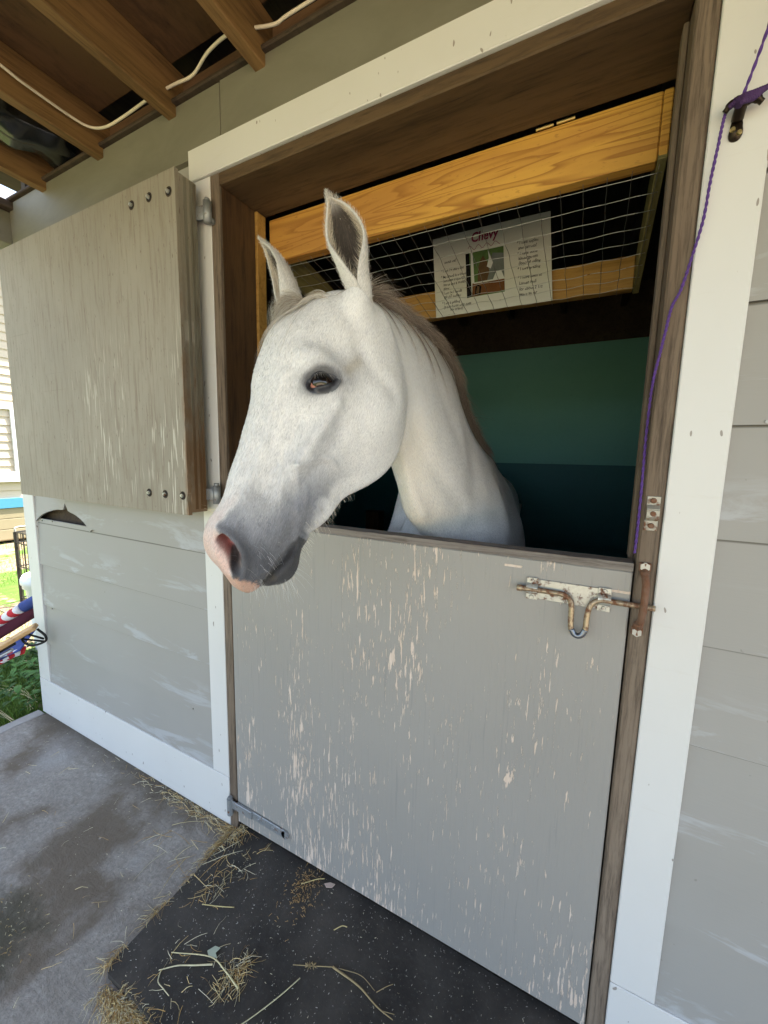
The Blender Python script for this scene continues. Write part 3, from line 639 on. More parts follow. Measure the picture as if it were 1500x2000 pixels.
WARP = np.array([[-0.632, -0.194, 1.744, 0.015, 0.006, -0.011],
  [-0.636, -0.195, 1.704, -0.027, -0.011, 0.018],
  [-0.571, -0.279, 1.642, -0.022, -0.009, 0.011],
  [-0.584, -0.296, 1.605, -0.003, -0.001, 0.002],
  [-0.595, -0.307, 1.568, -0.011, -0.005, 0.004],
  [-0.595, -0.321, 1.532, -0.011, -0.006, -0.001],
  [-0.591, -0.340, 1.487, -0.001, -0.001, 0.001],
  [-0.590, -0.356, 1.445, -0.013, -0.006, 0.003],
  [-0.590, -0.374, 1.405, -0.001, -0.000, 0.000],
  [-0.590, -0.392, 1.365, -0.009, -0.004, 0.005],
  [-0.594, -0.410, 1.328, -0.009, -0.005, -0.004],
  [-0.599, -0.424, 1.297, 0.012, 0.006, 0.004],
  [-0.599, -0.442, 1.262, -0.010, -0.004, 0.007],
  [-0.607, -0.444, 1.231, -0.020, -0.011, -0.006],
  [-0.601, -0.447, 1.195, 0.010, 0.005, -0.002],
  [-0.588, -0.444, 1.167, 0.009, 0.006, 0.008],
  [-0.555, -0.428, 1.143, -0.007, -0.004, -0.001],
  [-0.536, -0.404, 1.147, 0.003, 0.001, -0.004],
  [-0.526, -0.367, 1.146, -0.003, -0.001, 0.005],
  [-0.504, -0.341, 1.169, 0.010, 0.004, -0.006],
  [-0.499, -0.322, 1.208, -0.012, -0.004, 0.012],
  [-0.502, -0.308, 1.244, 0.005, 0.001, -0.013],
  [-0.496, -0.275, 1.288, 0.020, 0.008, -0.016],
  [-0.484, -0.236, 1.315, 0.001, 0.001, 0.005],
  [-0.465, -0.200, 1.342, 0.007, 0.001, -0.019],
  [-0.444, -0.151, 1.370, 0.011, 0.003, -0.014],
  [-0.424, -0.113, 1.396, 0.010, 0.004, -0.007],
  [-0.538, 0.088, 1.352, 0.016, 0.009, 0.007],
  [-0.550, 0.124, 1.321, 0.009, 0.005, 0.004],
  [-0.553, 0.140, 1.293, 0.008, 0.005, 0.002],
  [-0.580, 0.203, 1.258, 0.022, 0.012, 0.005],
  [-0.615, 0.271, 1.208, 0.025, 0.014, 0.008],
  [-0.638, 0.311, 1.154, 0.040, 0.024, 0.023],
  [-0.564, 0.223, 1.150, 0.027, 0.018, 0.027],
  [-0.485, 0.153, 1.152, 0.017, 0.012, 0.023],
  [-0.440, -0.151, 1.737, -0.002, -0.002, -0.004],
  [-0.480, -0.016, 1.774, -0.002, -0.002, -0.004],
  [-0.474, 0.020, 1.772, -0.001, -0.001, -0.002],
  [-0.468, 0.079, 1.769, -0.001, -0.000, -0.001],
  [-0.463, 0.146, 1.764, -0.002, -0.001, -0.003],
  [-0.456, 0.232, 1.753, -0.001, -0.001, -0.002],
  [-0.449, 0.308, 1.737, -0.002, -0.002, -0.002],
  [-0.443, 0.376, 1.717, -0.003, -0.002, -0.002],
  [-0.437, 0.448, 1.687, -0.002, -0.001, -0.002],
  [-0.432, 0.518, 1.652, -0.013, -0.007, -0.004],
  [-0.427, 0.574, 1.613, -0.010, -0.005, -0.003],
  [-0.423, 0.609, 1.585, -0.013, -0.007, -0.006],
  [-0.387, 0.550, 1.530, -0.011, -0.006, -0.005],
  [-0.379, 0.601, 1.489, -0.009, -0.006, -0.008],
  [-0.367, 0.650, 1.442, -0.005, -0.004, -0.006],
  [-0.357, 0.731, 1.389, 0.004, 0.003, 0.004],
  [-0.339, 0.871, 1.321, 0.002, 0.001, 0.001],
  [-0.311, 0.891, 1.264, 0.002, 0.001, 0.001],
  [-0.283, 0.893, 1.207, -0.000, -0.000, -0.000],
  [-0.256, 0.857, 1.157, 0.001, 0.000, 0.000],
  [-0.234, 0.815, 1.112, 0.001, 0.000, 0.000],
  [-0.215, 0.758, 1.068, 0.000, 0.000, 0.000],
  [-0.508, 0.046, 1.356, 0.008, 0.005, 0.004],
  [-0.494, 0.050, 1.306, 0.010, 0.005, 0.003],
  [-0.500, 0.071, 1.276, 0.004, 0.002, -0.000],
  [-0.504, 0.090, 1.243, 0.015, 0.008, 0.006],
  [-0.656, 0.349, 1.154, 0.032, 0.019, 0.018],
  [-0.527, 0.175, 1.151, 0.016, 0.010, 0.013],
  [-0.413, 0.430, 1.635, -0.004, -0.002, -0.001],
  [-0.399, 0.461, 1.595, -0.006, -0.003, -0.002],
  [-0.386, 0.466, 1.564, -0.008, -0.005, -0.004],
  [-0.420, 0.691, 1.533, -0.015, -0.009, -0.007],
  [-0.418, 0.749, 1.496, -0.010, -0.006, -0.008],
  [-0.386, 0.727, 1.442, -0.005, -0.003, -0.006],
  [-0.572, 0.184, 1.355, 0.002, 0.001, 0.001],
  [-0.578, 0.201, 1.325, 0.005, 0.003, 0.003],
  [-0.607, 0.284, 1.285, 0.011, 0.006, 0.004],
  [-0.634, 0.343, 1.246, 0.017, 0.009, 0.003],
  [-0.542, 0.155, 1.231, 0.015, 0.009, 0.006],
  [-0.485, 0.113, 1.193, 0.012, 0.007, 0.010],
  [-0.457, 0.124, 1.176, -0.008, -0.005, -0.005],
  [-0.401, 0.372, 1.624, -0.003, -0.001, -0.001],
  [-0.385, 0.385, 1.582, -0.004, -0.003, -0.002],
  [-0.370, 0.403, 1.542, -0.005, -0.003, -0.002],
  [-0.362, 0.466, 1.505, -0.005, -0.003, -0.002],
  [-0.356, 0.498, 1.480, -0.005, -0.003, -0.004],
  [-0.342, 0.531, 1.436, -0.002, -0.002, -0.003],
  [-0.589, 0.244, 1.322, -0.001, -0.001, -0.001],
  [-0.594, 0.243, 1.288, 0.007, 0.004, 0.004],
  [-0.597, 0.241, 1.253, 0.001, -0.000, -0.003],
  [-0.586, 0.223, 1.217, 0.008, 0.005, 0.004],
  [-0.598, 0.253, 1.167, 0.012, 0.007, 0.006],
  [-0.413, 0.515, 1.604, -0.004, -0.002, -0.001],
  [-0.427, 0.644, 1.571, -0.006, -0.003, -0.002],
  [-0.404, 0.637, 1.523, -0.004, -0.003, -0.003],
  [-0.426, 0.808, 1.477, -0.009, -0.005, -0.006],
  [-0.419, 0.856, 1.444, -0.003, -0.002, -0.004],
  [-0.559, 0.138, 1.366, 0.001, 0.001, 0.001],
  [-0.566, 0.163, 1.334, 0.006, 0.003, 0.002],
  [-0.644, 0.349, 1.212, 0.005, 0.003, 0.002],
  [-0.397, 0.525, 1.565, -0.004, -0.002, -0.002],
  [-0.353, 0.403, 1.496, -0.003, -0.002, -0.001],
  [-0.344, 0.421, 1.470, -0.002, -0.001, -0.002],
  [-0.425, 0.907, 1.434, -0.004, -0.002, -0.004],
  [-0.541, 0.134, 1.264, 0.002, 0.001, 0.001],
  [-0.562, 0.185, 1.225, -0.001, -0.001, -0.002],
  [-0.380, 0.353, 1.577, 0.000, 0.000, 0.000],
  [-0.370, 0.353, 1.547, -0.002, -0.001, -0.001],
  [-0.390, 0.673, 1.478, -0.003, -0.002, -0.002],
  [-0.350, 0.574, 1.438, -0.001, -0.001, -0.001],
  [-0.609, 0.273, 1.258, -0.002, -0.001, -0.000],
  [-0.431, 0.484, 1.662, -0.001, -0.000, -0.000],
  [-0.370, 0.506, 1.510, -0.002, -0.001, -0.001],
  [-0.363, 0.538, 1.483, -0.003, -0.002, -0.003],
  [-0.356, 0.371, 1.507, -0.000, -0.000, -0.000]])
WARP_S = 0.06
def mir(H): Hm = H.copy(); Hm[:, 2] = np.abs(Hm[:, 2]); return Hm
def sstep(a, b, x): t = np.clip((x-a)/(b-a), 0, 1); return t*t*(3-2*t)
def vnoise(P, s, seed=0.0):
    return np.array([noise.noise(Vector((p[0]*s+seed, p[1]*s, p[2]*s))) for p in P])
EYE_C = np.array([.214, -.046, .091]); EYE_A = np.array([.233, -.030, .081]); EYE_B = np.array([.199, -.063, .098])
MOUTH = [(.508, -.141, .034), (.535, -.132, .037), (.561, -.122, .034), (.588, -.117, .024), (.60, -.112, .0)]
NOSTR = [(.547, -.016, .034), (.556, -.029, .047), (.568, -.041, .052), (.583, -.050, .050)]
FLAP = [(.530, -.004, .026), (.536, -.022, .045), (.548, -.040, .055), (.562, -.054, .058), (.578, -.063, .055), (.592, -.064, .049)]
NOS = {}
def horse_surface(size=.0045):
    V, E, Fc = voxel_union(horse_shell(), size)
    V = smooth(V, E, 8)
    D = np.zeros_like(V)
    for r in WARP: D += np.exp(-((V-r[:3])**2).sum(1)/WARP_S**2)[:, None]*r[3:]
    V = smooth(V+D, E, 3)
    jl_ = poly(mir(w2h(V)), [(-.03, -.07, .07), (.02, -.12, .08), (.061, -.178, .075), (.093, -.238, .057)], .042)*(V[:, 1] < .05)
    V = smooth(V, E, 110, .7, np.clip(jl_*1.3, 0, 1)); j2 = seg(mir(w2h(V)), (.093, -.238, .057), (.17, -.30, .03), .022); V = smooth(V, E, 12, .6, j2)
    H = mir(w2h(V)); Nn = vnormals(V, Fc)
    near = (H[:, 0] > -.1) & (V[:, 1] < .15)
    A = np.zeros(len(V))
    hd = sstep(-.03, .03, H[:, 0])*near
    A += .0085*gs(H, (.192, -.022, .088), (.038, .030, .03))
    A += .0035*poly(H, [(.172, .0, .07), (.172, -.03, .092), (.180, -.062, .10)], .020)
    A -= .0075*gs(H, (.130, -.045, .088), (.032, .028, .03))
    A += 0.0085*poly(H, [(.235, -.09, .09), (.29, -.086, .08), (.345, -.080, .067), (.37, -.076, .06)], .013)
    A -= 0.0068*poly(H, [(.27, -.125, .08), (.35, -.115, .062), (.42, -.10, .05)], .018)
    A -= 0.0076*poly(H, [(.30, -.045, .07), (.36, -.045, .056), (.44, -.045, .043)], .017)
    A += .0052*poly(H, [(.372, -.076, .06), (.345, -.10, .066), (.33, -.135, .066), (.34, -.17, .055)], .0055)
    A += .0034*poly(H, [(.30, -.05, .075), (.345, -.058, .064), (.40, -.062, .052), (.44, -.075, .048)], .0055)
    A += .0042*poly(H, [(.372, -.076, .06), (.41, -.10, .051), (.45, -.115, .046)], .005)
    A += 0.0102*gs(H, (.20, -.19, .075), (.07, .055, .05))
    A += 0.0068*poly(H, [(.03, .004, .052), (.09, .018, .056), (.15, .020, .066), (.19, .010, .078)], .014)
    A += 0.0051*poly(H, [(.22, .012, .055), (.30, .0, .040), (.38, -.012, .036), (.46, -.018, .033)], .010)
    A -= 0.0051*poly(H, [(.10, -.09, .085), (.13, -.14, .085), (.14, -.20, .08)], .02)
    A += 0.0051*poly(H, [(.40, -.11, .048), (.46, -.13, .042), (.49, -.14, .038)], .012)
    # muzzle
    A += .0065*poly(H, FLAP, .0075)
    A += .004*poly(H, [(.600, -.066, .04), (.592, -.085, .046), (.575, -.10, .045)], .012)
    A += .003*poly(H, [(.52, .0, .020), (.545, -.002, .022), (.565, -.012, .028), (.585, -.032, .03)], .008)
    A -= .003*poly(H, [(.50, -.03, .045), (.53, -.05, .052), (.55, -.07, .052)], .012)
    A -= .0105*poly(H, MOUTH, .0052)
    A += .004*poly(H, [(x+.002, y+.014, z) for x, y, z in MOUTH], .009)
    A += .005*poly(H, [(x-.002, y-.014, z) for x, y, z in MOUTH[1:]], .009)
    A += .005*gs(H, (.56, -.15, .02), (.03, .022, .03))
    A -= .002*poly(H, [(.49, -.150, .036), (.50, -.165, .03)], .006)
    # throat and neck muscles (world)
    def wseg(a, b, r): return seg(V, a, b, r)
    A -= .009*np.maximum(wseg((-.405, -.02, 1.50), (-.385, .06, 1.38), .028), wseg((-.385, .06, 1.38), (-.33, .20, 1.26), .030))
    A += .006*np.maximum(wseg((-.42, .02, 1.33), (-.40, .08, 1.25), .022), wseg((-.42, .02, 1.33), (-.425, -.02, 1.42), .02))
    A -= .007*np.maximum(wseg((-.33, .30, 1.46), (-.315, .27, 1.33), .045), wseg((-.315, .27, 1.33), (-.31, .26, 1.2), .045))
    A += .010*wseg((-.25, .42, 1.33), (-.24, .40, 1.18), .045)
    A -= .004*wseg((-.36, .12, 1.62), (-.36, .22, 1.42), .035)
    A += .0007*vnoise(V[:, :], 24, 3)*(V[:, 1] < .6)
    V = V + Nn*A[:, None]
    # nostrils: a deep comma pushed in towards the middle and up the nose
    H = w2h(V); Hm = mir(H); m = sstep(.22, .78, poly(Hm, NOSTR, .0088))
    NOS['pink'] = sstep(.25, .7, poly(Hm, NOSTR[:3], .0110))
    NOS['deep'] = sstep(.25, .65, poly(Hm, [(x-.0055, y-.007, z+.001) for x, y, z in NOSTR], .0062))
    NOS['low'] = sstep(.3, .7, poly(Hm, [(.574, -.045, .052), (.586, -.050, .050), (.594, -.056, .047)], .0105))
    m2 = poly(Hm, [(x+.006, y+.013, z-.008) for x, y, z in NOSTR], .013); H[:, 2] -= np.sign(H[:, 2])*m2*.008
    H[:, 2] -= np.sign(H[:, 2])*m*.048; H[:, 0] -= m*.022; H[:, 1] -= m*.004
    # eye sockets
    ax = EYE_B-EYE_A; L = np.linalg.norm(ax)/2; ax /= 2*L; nn = np.array([-.10, .42, .90]); nn -= ax*(nn @ ax); nn /= np.linalg.norm(nn); bx = np.cross(nn, ax)
    Hm = mir(H); rel = Hm-EYE_C; a = rel @ ax/(L*1.05); b = rel @ bx/(L*.70); rr = np.sqrt(a*a+b*b)
    inner = (rel @ nn > -.05) & (rr < 1.6)
    dp = (1-sstep(.9, 1.25, rr))*inner*.020
    sg = np.sign(H[:, 2])
    H -= dp[:, None]*np.c_[np.full(len(H), nn[0]), np.full(len(H), nn[1]), nn[2]*sg]
    V = h2w(H); V = smooth(V, E, 1, .5)
    return V, E, Fc, (ax, bx, nn, L)
def coat_colour(V):
    """coat pigment, with shade painted into mouth and nostrils: white body, grey muzzle, pink snip, dark skin round the eyes"""
    H = w2h(V); Hm = mir(H); n = len(V)
    near = (V[:, 1] < .1) & (H[:, 0] > -.05)
    nz = np.zeros(n); nz2 = np.zeros(n); k = np.where(near)[0]
    nz[k] = vnoise(V[k], 45, 1.7); nz2[k] = vnoise(V[k], 190, 5.1)
    C = np.tile([.86, .85, .825], (n, 1))
    def mixc(w, c): 
        nonlocal C; w = np.clip(w, 0, 1)[:, None]; C = C*(1-w) + np.array(c)*w
    # warm stain on throat and neck front
    mixc(.5*np.maximum(seg(V, (-.42, .0, 1.42), (-.42, .10, 1.20), .10), 0), (.78, .68, .53))
    mixc(.35*seg(V, (-.46, .0, 1.76), (-.42, .45, 1.60), .09), (.66, .62, .52))
    # dappled grey of cheeks and face
    u, w, v = H[:, 0], H[:, 1], H[:, 2]
    face = near & (u > .02)
    mixc(face*(.13+.34*nz)*sstep(.18, .36, u)*sstep(-.02, .05, v), (.42, .43, .46))
    mixc(face*.40*poly(Hm, [(.26, -.10, .085), (.33, -.10, .07), (.38, -.09, .058)], .03), (.42, .43, .46))
    mixc(face*.5*gs(Hm, (.17, -.09, .09), (.04, .03, .05)), (.33, .34, .37))
    # muzzle grey
    edge = np.interp(u, [.40, .45, .52, .545, .572, .595, .62], [.040, .031, .024, .030, .047, .040, .030]) - sstep(-.066, -.082, w)*.022*(u > .5) + .004*nz
    gm = sstep(.385+.04*nz, .53, u + .10*sstep(-.05, -.13, w))*sstep(edge-.004, edge+.006, v)
    mixc(near*gm*.88, (.215, .225, .26))
    gd = sstep(.50, .56, u+.012*nz)*sstep(edge-.003, edge+.004, v)
    mixc(near*gd*.85, (.085, .088, .102))
    mixc(near*(u > .36)*sstep(-.085, -.12, w)*sstep(.42, .50, u)*sstep(-.02, .0, v)*.6, (.12, .12, .13))
    # far side of the muzzle
    gm2 = sstep(.42, .52, u)*sstep(-.045, -.055, v)*sstep(-.02, -.05, w); mixc(near*gm2*.8, (.15, .155, .17))
    # pink snip: bridge between the nostrils and the upper lip
    pk = sstep(.43, .60, u+.02*nz)*(v < edge+.004)*sstep(-.10, -.085, w)*sstep(edge+.005, edge-.008, v)
    mixc(near*pk*.85, (.72, .48, .40))
    lipb = .600+.004*nz+.006*nz2
    lp = sstep(lipb-.003, lipb+.003, u - .10*(v > .0)*np.clip(v-.045, 0, 1) + .0*w)*(w < -.045)*(w > -.128)
    mixc(near*lp, (.64, .40, .30))
    mixc(near*lp*sstep(.614, .622, u)*.6, (.42, .20, .07))
    # inside of nostril; the near-black slot paints the shade of its depth
    mixc(near*NOS['pink'], (.50, .20, .18)); mixc(near*NOS['low']*.9, (.045, .045, .052)); mixc(near*NOS['deep']*.95, (.035, .012, .012))
    fl = sstep(.45, .9, poly(Hm, FLAP[1:], .007)); mixc(near*fl*.8, (.055, .055, .062))
    mixc(near*gs(Hm, (.532, .004, .03), (.01, .01, .012))*(v < 0), (.16, .14, .16))
    # lower lip and chin
    mw = np.interp(u, [.45, .508, .535, .561, .588, .62], [-.135, -.139, -.130, -.120, -.115, -.112])
    ll = (u > .49)*sstep(mw+.002, mw-.004, w); mixc(near*ll*.9, (.052, .052, .056))
    mixc(near*sstep(.2, .8, poly(Hm, MOUTH, .006)), (.018, .016, .012))  # dark line paints the shade in the mouth crease
    mixc(near*.35*seg(Hm, (.58, -.124, .034), (.588, -.121, .03), .005), (.28, .22, .08))
    # eye surround
    rel = Hm-EYE_C; d = np.sqrt((rel**2).sum(1))
    dd = np.sqrt(((rel @ FR[0])/.034)**2 + ((rel @ FR[1])/.021)**2)
    mixc(near*(d < .1)*.85*sstep(1.42, .95, dd+.15*nz), (.060, .060, .066))
    mixc(near*(d < .1)*.34*sstep(2.2, 1.2, dd+.3*nz), (.20, .205, .225))
    mixc(near*.8*poly(Hm, [(.205, -.072, .10), (.197, -.08, .102)], .006), (.06, .05, .045))
    mixc(near*.45*poly(Hm, [(.165, -.085, .098), (.13, -.10, .092)], .012), (.42, .34, .20))
    # freckles
    mixc(near*(nz2 > .52)*.12*(u < .4), (.30, .28, .27)); mixc(near*(nz2 > .50)*gm*.22, (.05, .05, .055))
    return np.clip(C, 0, 1)
def set_colour(me, C):
    at = me.color_attributes.new('coat', 'FLOAT_COLOR', 'POINT'); at.data.foreach_set('color', np.c_[C, np.ones(len(C))].ravel())
def horse_mats():
    n = NT('horse_coat'); a = n.node('ShaderNodeVertexColor', layer_name='coat')
    fa = n.node('ShaderNodeAttribute', attribute_name='flow'); f = n.noise(fa.outputs['Vector'], 1, 3, .65, .5)
    c = n.mix(n.ramp(f, [(.34, 0.0), (.62, 1.0)]), n.mix(1.0, a.outputs[0], (.70, .70, .72), 'MULTIPLY'), a.outputs[0])
    m1 = n.out(c, .62, n.bump(f, .65, .0014), spec=.3)
    m1.node_tree.nodes['Principled BSDF'].inputs['Sheen Weight'].default_value = .15
    n = NT('horse_hair'); a = n.node('ShaderNodeVertexColor', layer_name='coat'); m2 = n.out(a.outputs[0], .45, spec=.35)
    n = NT('horse_eyeball'); a = n.node('ShaderNodeVertexColor', layer_name='coat'); m3 = n.out(a.outputs[0], .09, spec=.4); 
    m3.node_tree.nodes['Principled BSDF'].inputs['Coat Weight'].default_value = .25; m3.node_tree.nodes['Principled BSDF'].inputs['Coat Roughness'].default_value = .02
    n = NT('horse_eyelid'); a = n.node('ShaderNodeVertexColor', layer_name='coat'); f = n.noise(n.coord(), 500, 3); m4 = n.out(a.outputs[0], .38, n.bump(f, .4, .001), spec=.5)
    return m1, m2, m3, m4
class Hair:
    def __init__(s): s.V = []; s.F = []; s.C = []
    def strand(s, pts, w, col, tip=.15, col2=None):
        pts = np.asarray(pts, float); n = len(pts); d = np.gradient(pts, axis=0); r = RNG.normal(size=3)
        r = r - d[0]*(r @ d[0])/(d[0] @ d[0]+1e-12); r /= np.linalg.norm(r)+1e-9; b = len(s.V)
        for i in range(n):
            k = w*(1-(1-tip)*i/(n-1)); s.V.append(pts[i]-r*k/2); s.V.append(pts[i]+r*k/2)
            c = col if col2 is None else col+(col2-col)*i/(n-1); s.C.append(c); s.C.append(c)
        for i in range(n-1): j = b+2*i; s.F.append((j, j+1, j+3, j+2))
    def build(s, name, mat, parent):
        o = mesh_obj(name, np.array(s.V)-np.array(parent.location), s.F, mat, parent); set_colour(o.data, np.array(s.C)); return o
def grow(bvh, root, d, L, n, grav, lift=.003, follow=0, curl=.0):
    """a strand that bends under its own weight and slides over the body"""
    p = Vector(root); d = Vector(d).normalized(); st = L/n; out = [tuple(p)]
    wob = Vector(RNG.normal(size=3))*curl
    for i in range(n):
        d = (d + Vector((0, 0, -1))*grav*st + wob*math.sin(i*1.7+1)).normalized()
        q = p + d*st
        co, no, ix, ds = bvh.find_nearest(q, .05)
        if co is not None:
            h = (q-co).dot(no)
            if h < lift: q = q + no*(lift-h)
            elif follow and h > lift: q = q - no*min(h-lift, follow*st)
            d = (q-p).normalized()
        p = q; out.append(tuple(p))
    return out
def ear_mesh(axis, rad, o_dir, phis, base=None):
    """a cupped ear: rolled sheet with an inner and an outer skin"""
    A = np.array([tuple(p) for p in catmull(axis, 8)]); n = len(A); x = np.linspace(0, 1, n)
    R = cr(np.linspace(0, 1, len(rad)), np.array(rad)[:, None], x)[:, 0]; PH = cr(np.linspace(0, 1, len(phis)), np.array(phis)[:, None], x)[:, 0]
    d = np.gradient(A, axis=0); d /= np.linalg.norm(d, axis=1)[:, None]; o = np.array(o_dir, float); m = 28; V = []; U = []
    for layer in (0, 1):
        for i in range(n):
            f = o - d[i]*(o @ d[i]); f /= np.linalg.norm(f); s = np.cross(d[i], f); r = max(R[i], .0004) - layer*min(.0044, R[i]*.5)
            for j in range(m+1):
                t = (j/m*2-1); ph = math.radians(PH[i])*t
                flare = 1+.10*abs(t)**3
                V.append(A[i] - f*math.cos(ph)*r*.80*flare + s*math.sin(ph)*r*flare); U.append((x[i], t, layer))
    F = []; K = n*(m+1)
    for i in range(n-1):
        for j in range(m):
            a = i*(m+1)+j; F.append((a, a+1, a+m+2, a+m+1)); F.append((a+K+1, a+K, a+K+m+1, a+K+m+2))
        for j in (0, m): a = i*(m+1)+j; F.append((a, a+m+1, a+m+1+K, a+K) if j == 0 else (a+m+1, a, a+K, a+K+m+1))
    a = (n-1)*(m+1)
    for j in range(m): F.append((a+j, a+j+1, a+j+1+K, a+j+K))
    return np.array(V), F, np.array(U)
def build_horse():
    global FR
    V, E, Fc, fr = horse_surface(HSIZE); FR = fr; ax, bx, nn, L = fr
    m_coat, m_hair, m_eye, m_lid = horse_mats()
    root = empty('horse', (-.55, .9, 0)); tag(root, 'white horse with grey muzzle looking out over the closed lower stable door', 'horse')
    off = np.array(root.location)
    C = coat_colour(V)
    bvh = BVHTree.FromPolygons([Vector(v) for v in V], Fc.tolist())
    VV = [V]; FF = [f for f in Fc.tolist()]; CC = [C]; MI = [0]*len(FF); nv = len(V)
    def addg(v, f, c, mi):
        nonlocal nv
        VV.append(np.asarray(v)); CC.append(np.asarray(c)); FF.extend([tuple(int(i)+nv for i in q) for q in f]); MI.extend([mi]*len(f)); nv += len(v)
    # ---- ears
    ears = []
    e1 = ear_mesh([(-.456, -.178, 1.672), (-.4465, -.197, 1.725), (-.4562, -.205, 1.767), (-.470, -.212, 1.826), (-.4855, -.222, 1.872), (-.5025, -.236, 1.9055)],
                  [.022, .024, .0295, .0375, .0255, .0010], (.42, -.88, -.1), [196, 190, 158, 112, 92, 60])
    e2 = ear_mesh([(-.612, -.190, 1.690), (-.630, -.180, 1.722), (-.657, -.172, 1.765), (-.690, -.168, 1.817), (-.718, -.166, 1.862), (-.752, -.163, 1.910)],
                  [.024, .029, .035, .036, .022, .001], (-.72, -.62, .25), [196, 188, 140, 105, 90, 60])
    for ev, ef, eu in (e1, e2):
        x, t, ly = eu.T; c = np.tile([.68, .66, .62], (len(ev), 1))
        dark = ly*sstep(.92, .55, np.abs(t))*sstep(.02, .2, x)*sstep(1.0, .8, x); c = c*(1-dark[:, None]) + np.array([.050, .040, .032])*dark[:, None]
        cream = ly*sstep(.5, .8, np.abs(t))*sstep(1, .85, np.abs(t)); c = c*(1-.6*cream[:, None]) + np.array([.55, .45, .33])*.6*cream[:, None]
        tipd = sstep(.86, 1, x)*.35; c = c*(1-tipd[:, None]) + np.array([.3, .24, .19])*tipd[:, None]
        addg(ev, ef, c, 0); ears.append((ev, eu))
    # ---- eyelids, rings from the eyeball out onto the face
    eyes = []
    for sg in (1, -1):
        S = np.array([1, 1, sg]); ec = h2w(EYE_C*S); axw = HM @ (ax*S); bxw = HM @ (bx*S); nw = HM @ (nn*S)
        # where the face was before the socket: average of the rim
        ball = ec - nw*.0135; R = .0215
        eyes.append((ball, R, axw, bxw, nw))
        nk, nj = 64, 9; rv = []; rc = []; rf = []
        for k in range(nk):
            th = 2*math.pi*k/nk; ct, st = math.cos(th), math.sin(th)
            # almond: a along the slit, b across; b>0 is the lower lid
            a0 = ct*L*.92; b0 = st*L*(.46 if st > 0 else .54)*(1-.35*abs(ct)**3)
            for j in range(nj):
                f = j/(nj-1); sc = 1+f*(1.05 if st > 0 else .95); a = a0*sc; b = b0*sc*(1+.25*f)
                p = ec + axw*a + bxw*b
                rr = min(math.hypot(a, b), R*.98); hb = math.sqrt(R*R-rr*rr)-.0135
                hit = bvh.ray_cast(Vector(p+nw*.04), Vector(-nw), .09)
                hs = .04-hit[3] if hit[0] is not None else 0
                if f < .55: hs = max(hs, -.004)
                lidh = hb+.0008+.004*math.sin(min(f*2.2, 1)*math.pi*.5)*(1.25 if st < 0 else 1)
                w_ = sstep(.25, 1.0, np.array(f)); h = lidh*(1-w_) + (hs-.0012)*w_
                if j == 0: h = hb-.001
                if j == 1: h = hb+.0022
                if j == 6 and st < 0: h -= .0012
                rv.append(p+nw*h)
                dk = np.array([.03, .03, .036]); lt = np.array([.14, .145, .16])
                rc.append(dk if f < .35 else dk+(lt-dk)*min((f-.35)*1.3, 1))
        for k in range(nk):
            for j in range(nj-1):
                p = k*nj+j; q = ((k+1) % nk)*nj+j; rf.append((p, p+1, q+1, q))
        addg(rv, rf, rc, 1)
    # ---- short coat: hairs lying along the face and the neck
    fa = Fc[(V[Fc[:, 0], 1] < .75) & (V[Fc[:, 0], 2] > 1.12)]
    cen = V[fa].mean(1); nf = vnormals(V, Fc)[fa[:, 0]]
    toc = np.array(CAM)-cen; face = (nf*toc).sum(1) > -.15*np.linalg.norm(toc, axis=1)
    hf = w2h(cen); hm = mir(hf); skip = (poly(hm, NOSTR, .012) > .4) | (np.linalg.norm(hm-EYE_C, axis=1) < .034) | (hm[:, 0] > .600)
    keep = np.where(face & ~skip)[0]
    area = np.linalg.norm(np.cross(V[fa[keep, 1]]-V[fa[keep, 0]], V[fa[keep, 3]]-V[fa[keep, 0]]), axis=1); pr = area/area.sum()
    ch = keep[RNG.choice(len(keep), NFUR, p=pr)]
    rnd = RNG.random((NFUR, 2)); q = V[fa[ch]]
    P0 = (q[:, 0]*(1-rnd[:, :1])+q[:, 1]*rnd[:, :1])*(1-rnd[:, 1:]) + (q[:, 3]*(1-rnd[:, :1])+q[:, 2]*rnd[:, :1])*rnd[:, 1:]
    N0 = nf[ch]; hh = w2h(P0); headw = sstep(.02, -.06, P0[:, 1])[:, None]*sstep(-.02, .05, hh[:, 0])[:, None]
    dirh = HM @ np.array([1, -.25, 0]); dirn = np.array([.05, .55, -.83])
    Dr = headw*dirh + (1-headw)*dirn + RNG.normal(size=(NFUR, 3))*.28
    # whorl on the forehead
    Dr -= N0*(Dr*N0).sum(1)[:, None]; Dr /= np.linalg.norm(Dr, axis=1)[:, None]+1e-9
    ln = (.0050+.004*RNG.random(NFUR))*(1-.45*sstep(.40, .52, hh[:, 0])*headw[:, 0]); wd = .00022
    sd_ = np.cross(N0, Dr); tip = P0 + Dr*ln[:, None] + N0*(ln*(.05+.16*RNG.random(NFUR)))[:, None]; mid = P0+Dr*(ln*.5)[:, None]+N0*(ln*.07)[:, None]
    fv = np.stack([P0-sd_*wd, P0+sd_*wd, mid+sd_*wd*.8, tip, mid-sd_*wd*.8], 1).reshape(-1, 3)
    ci = C[fa[ch][:, 0]]; jit = (.93+.14*RNG.random(NFUR))[:, None]; lightc = np.clip(ci*jit*1.05, 0, .86)
    pale = (RNG.random(NFUR) < .15)[:, None]; lightc = np.where(pale, np.clip(lightc*1.3+.03, 0, .84), lightc)
    dk_ = (RNG.random(NFUR) < .05)[:, None]; lightc = np.where(dk_, lightc*.6, lightc)
    base = np.arange(NFUR)*5; ff = np.stack([base, base+1, base+2, base+3, base+4], 1)
    addg(fv, ff.tolist(), np.repeat(lightc, 5, axis=0), 2)
    ALL = np.vstack(VV)-off
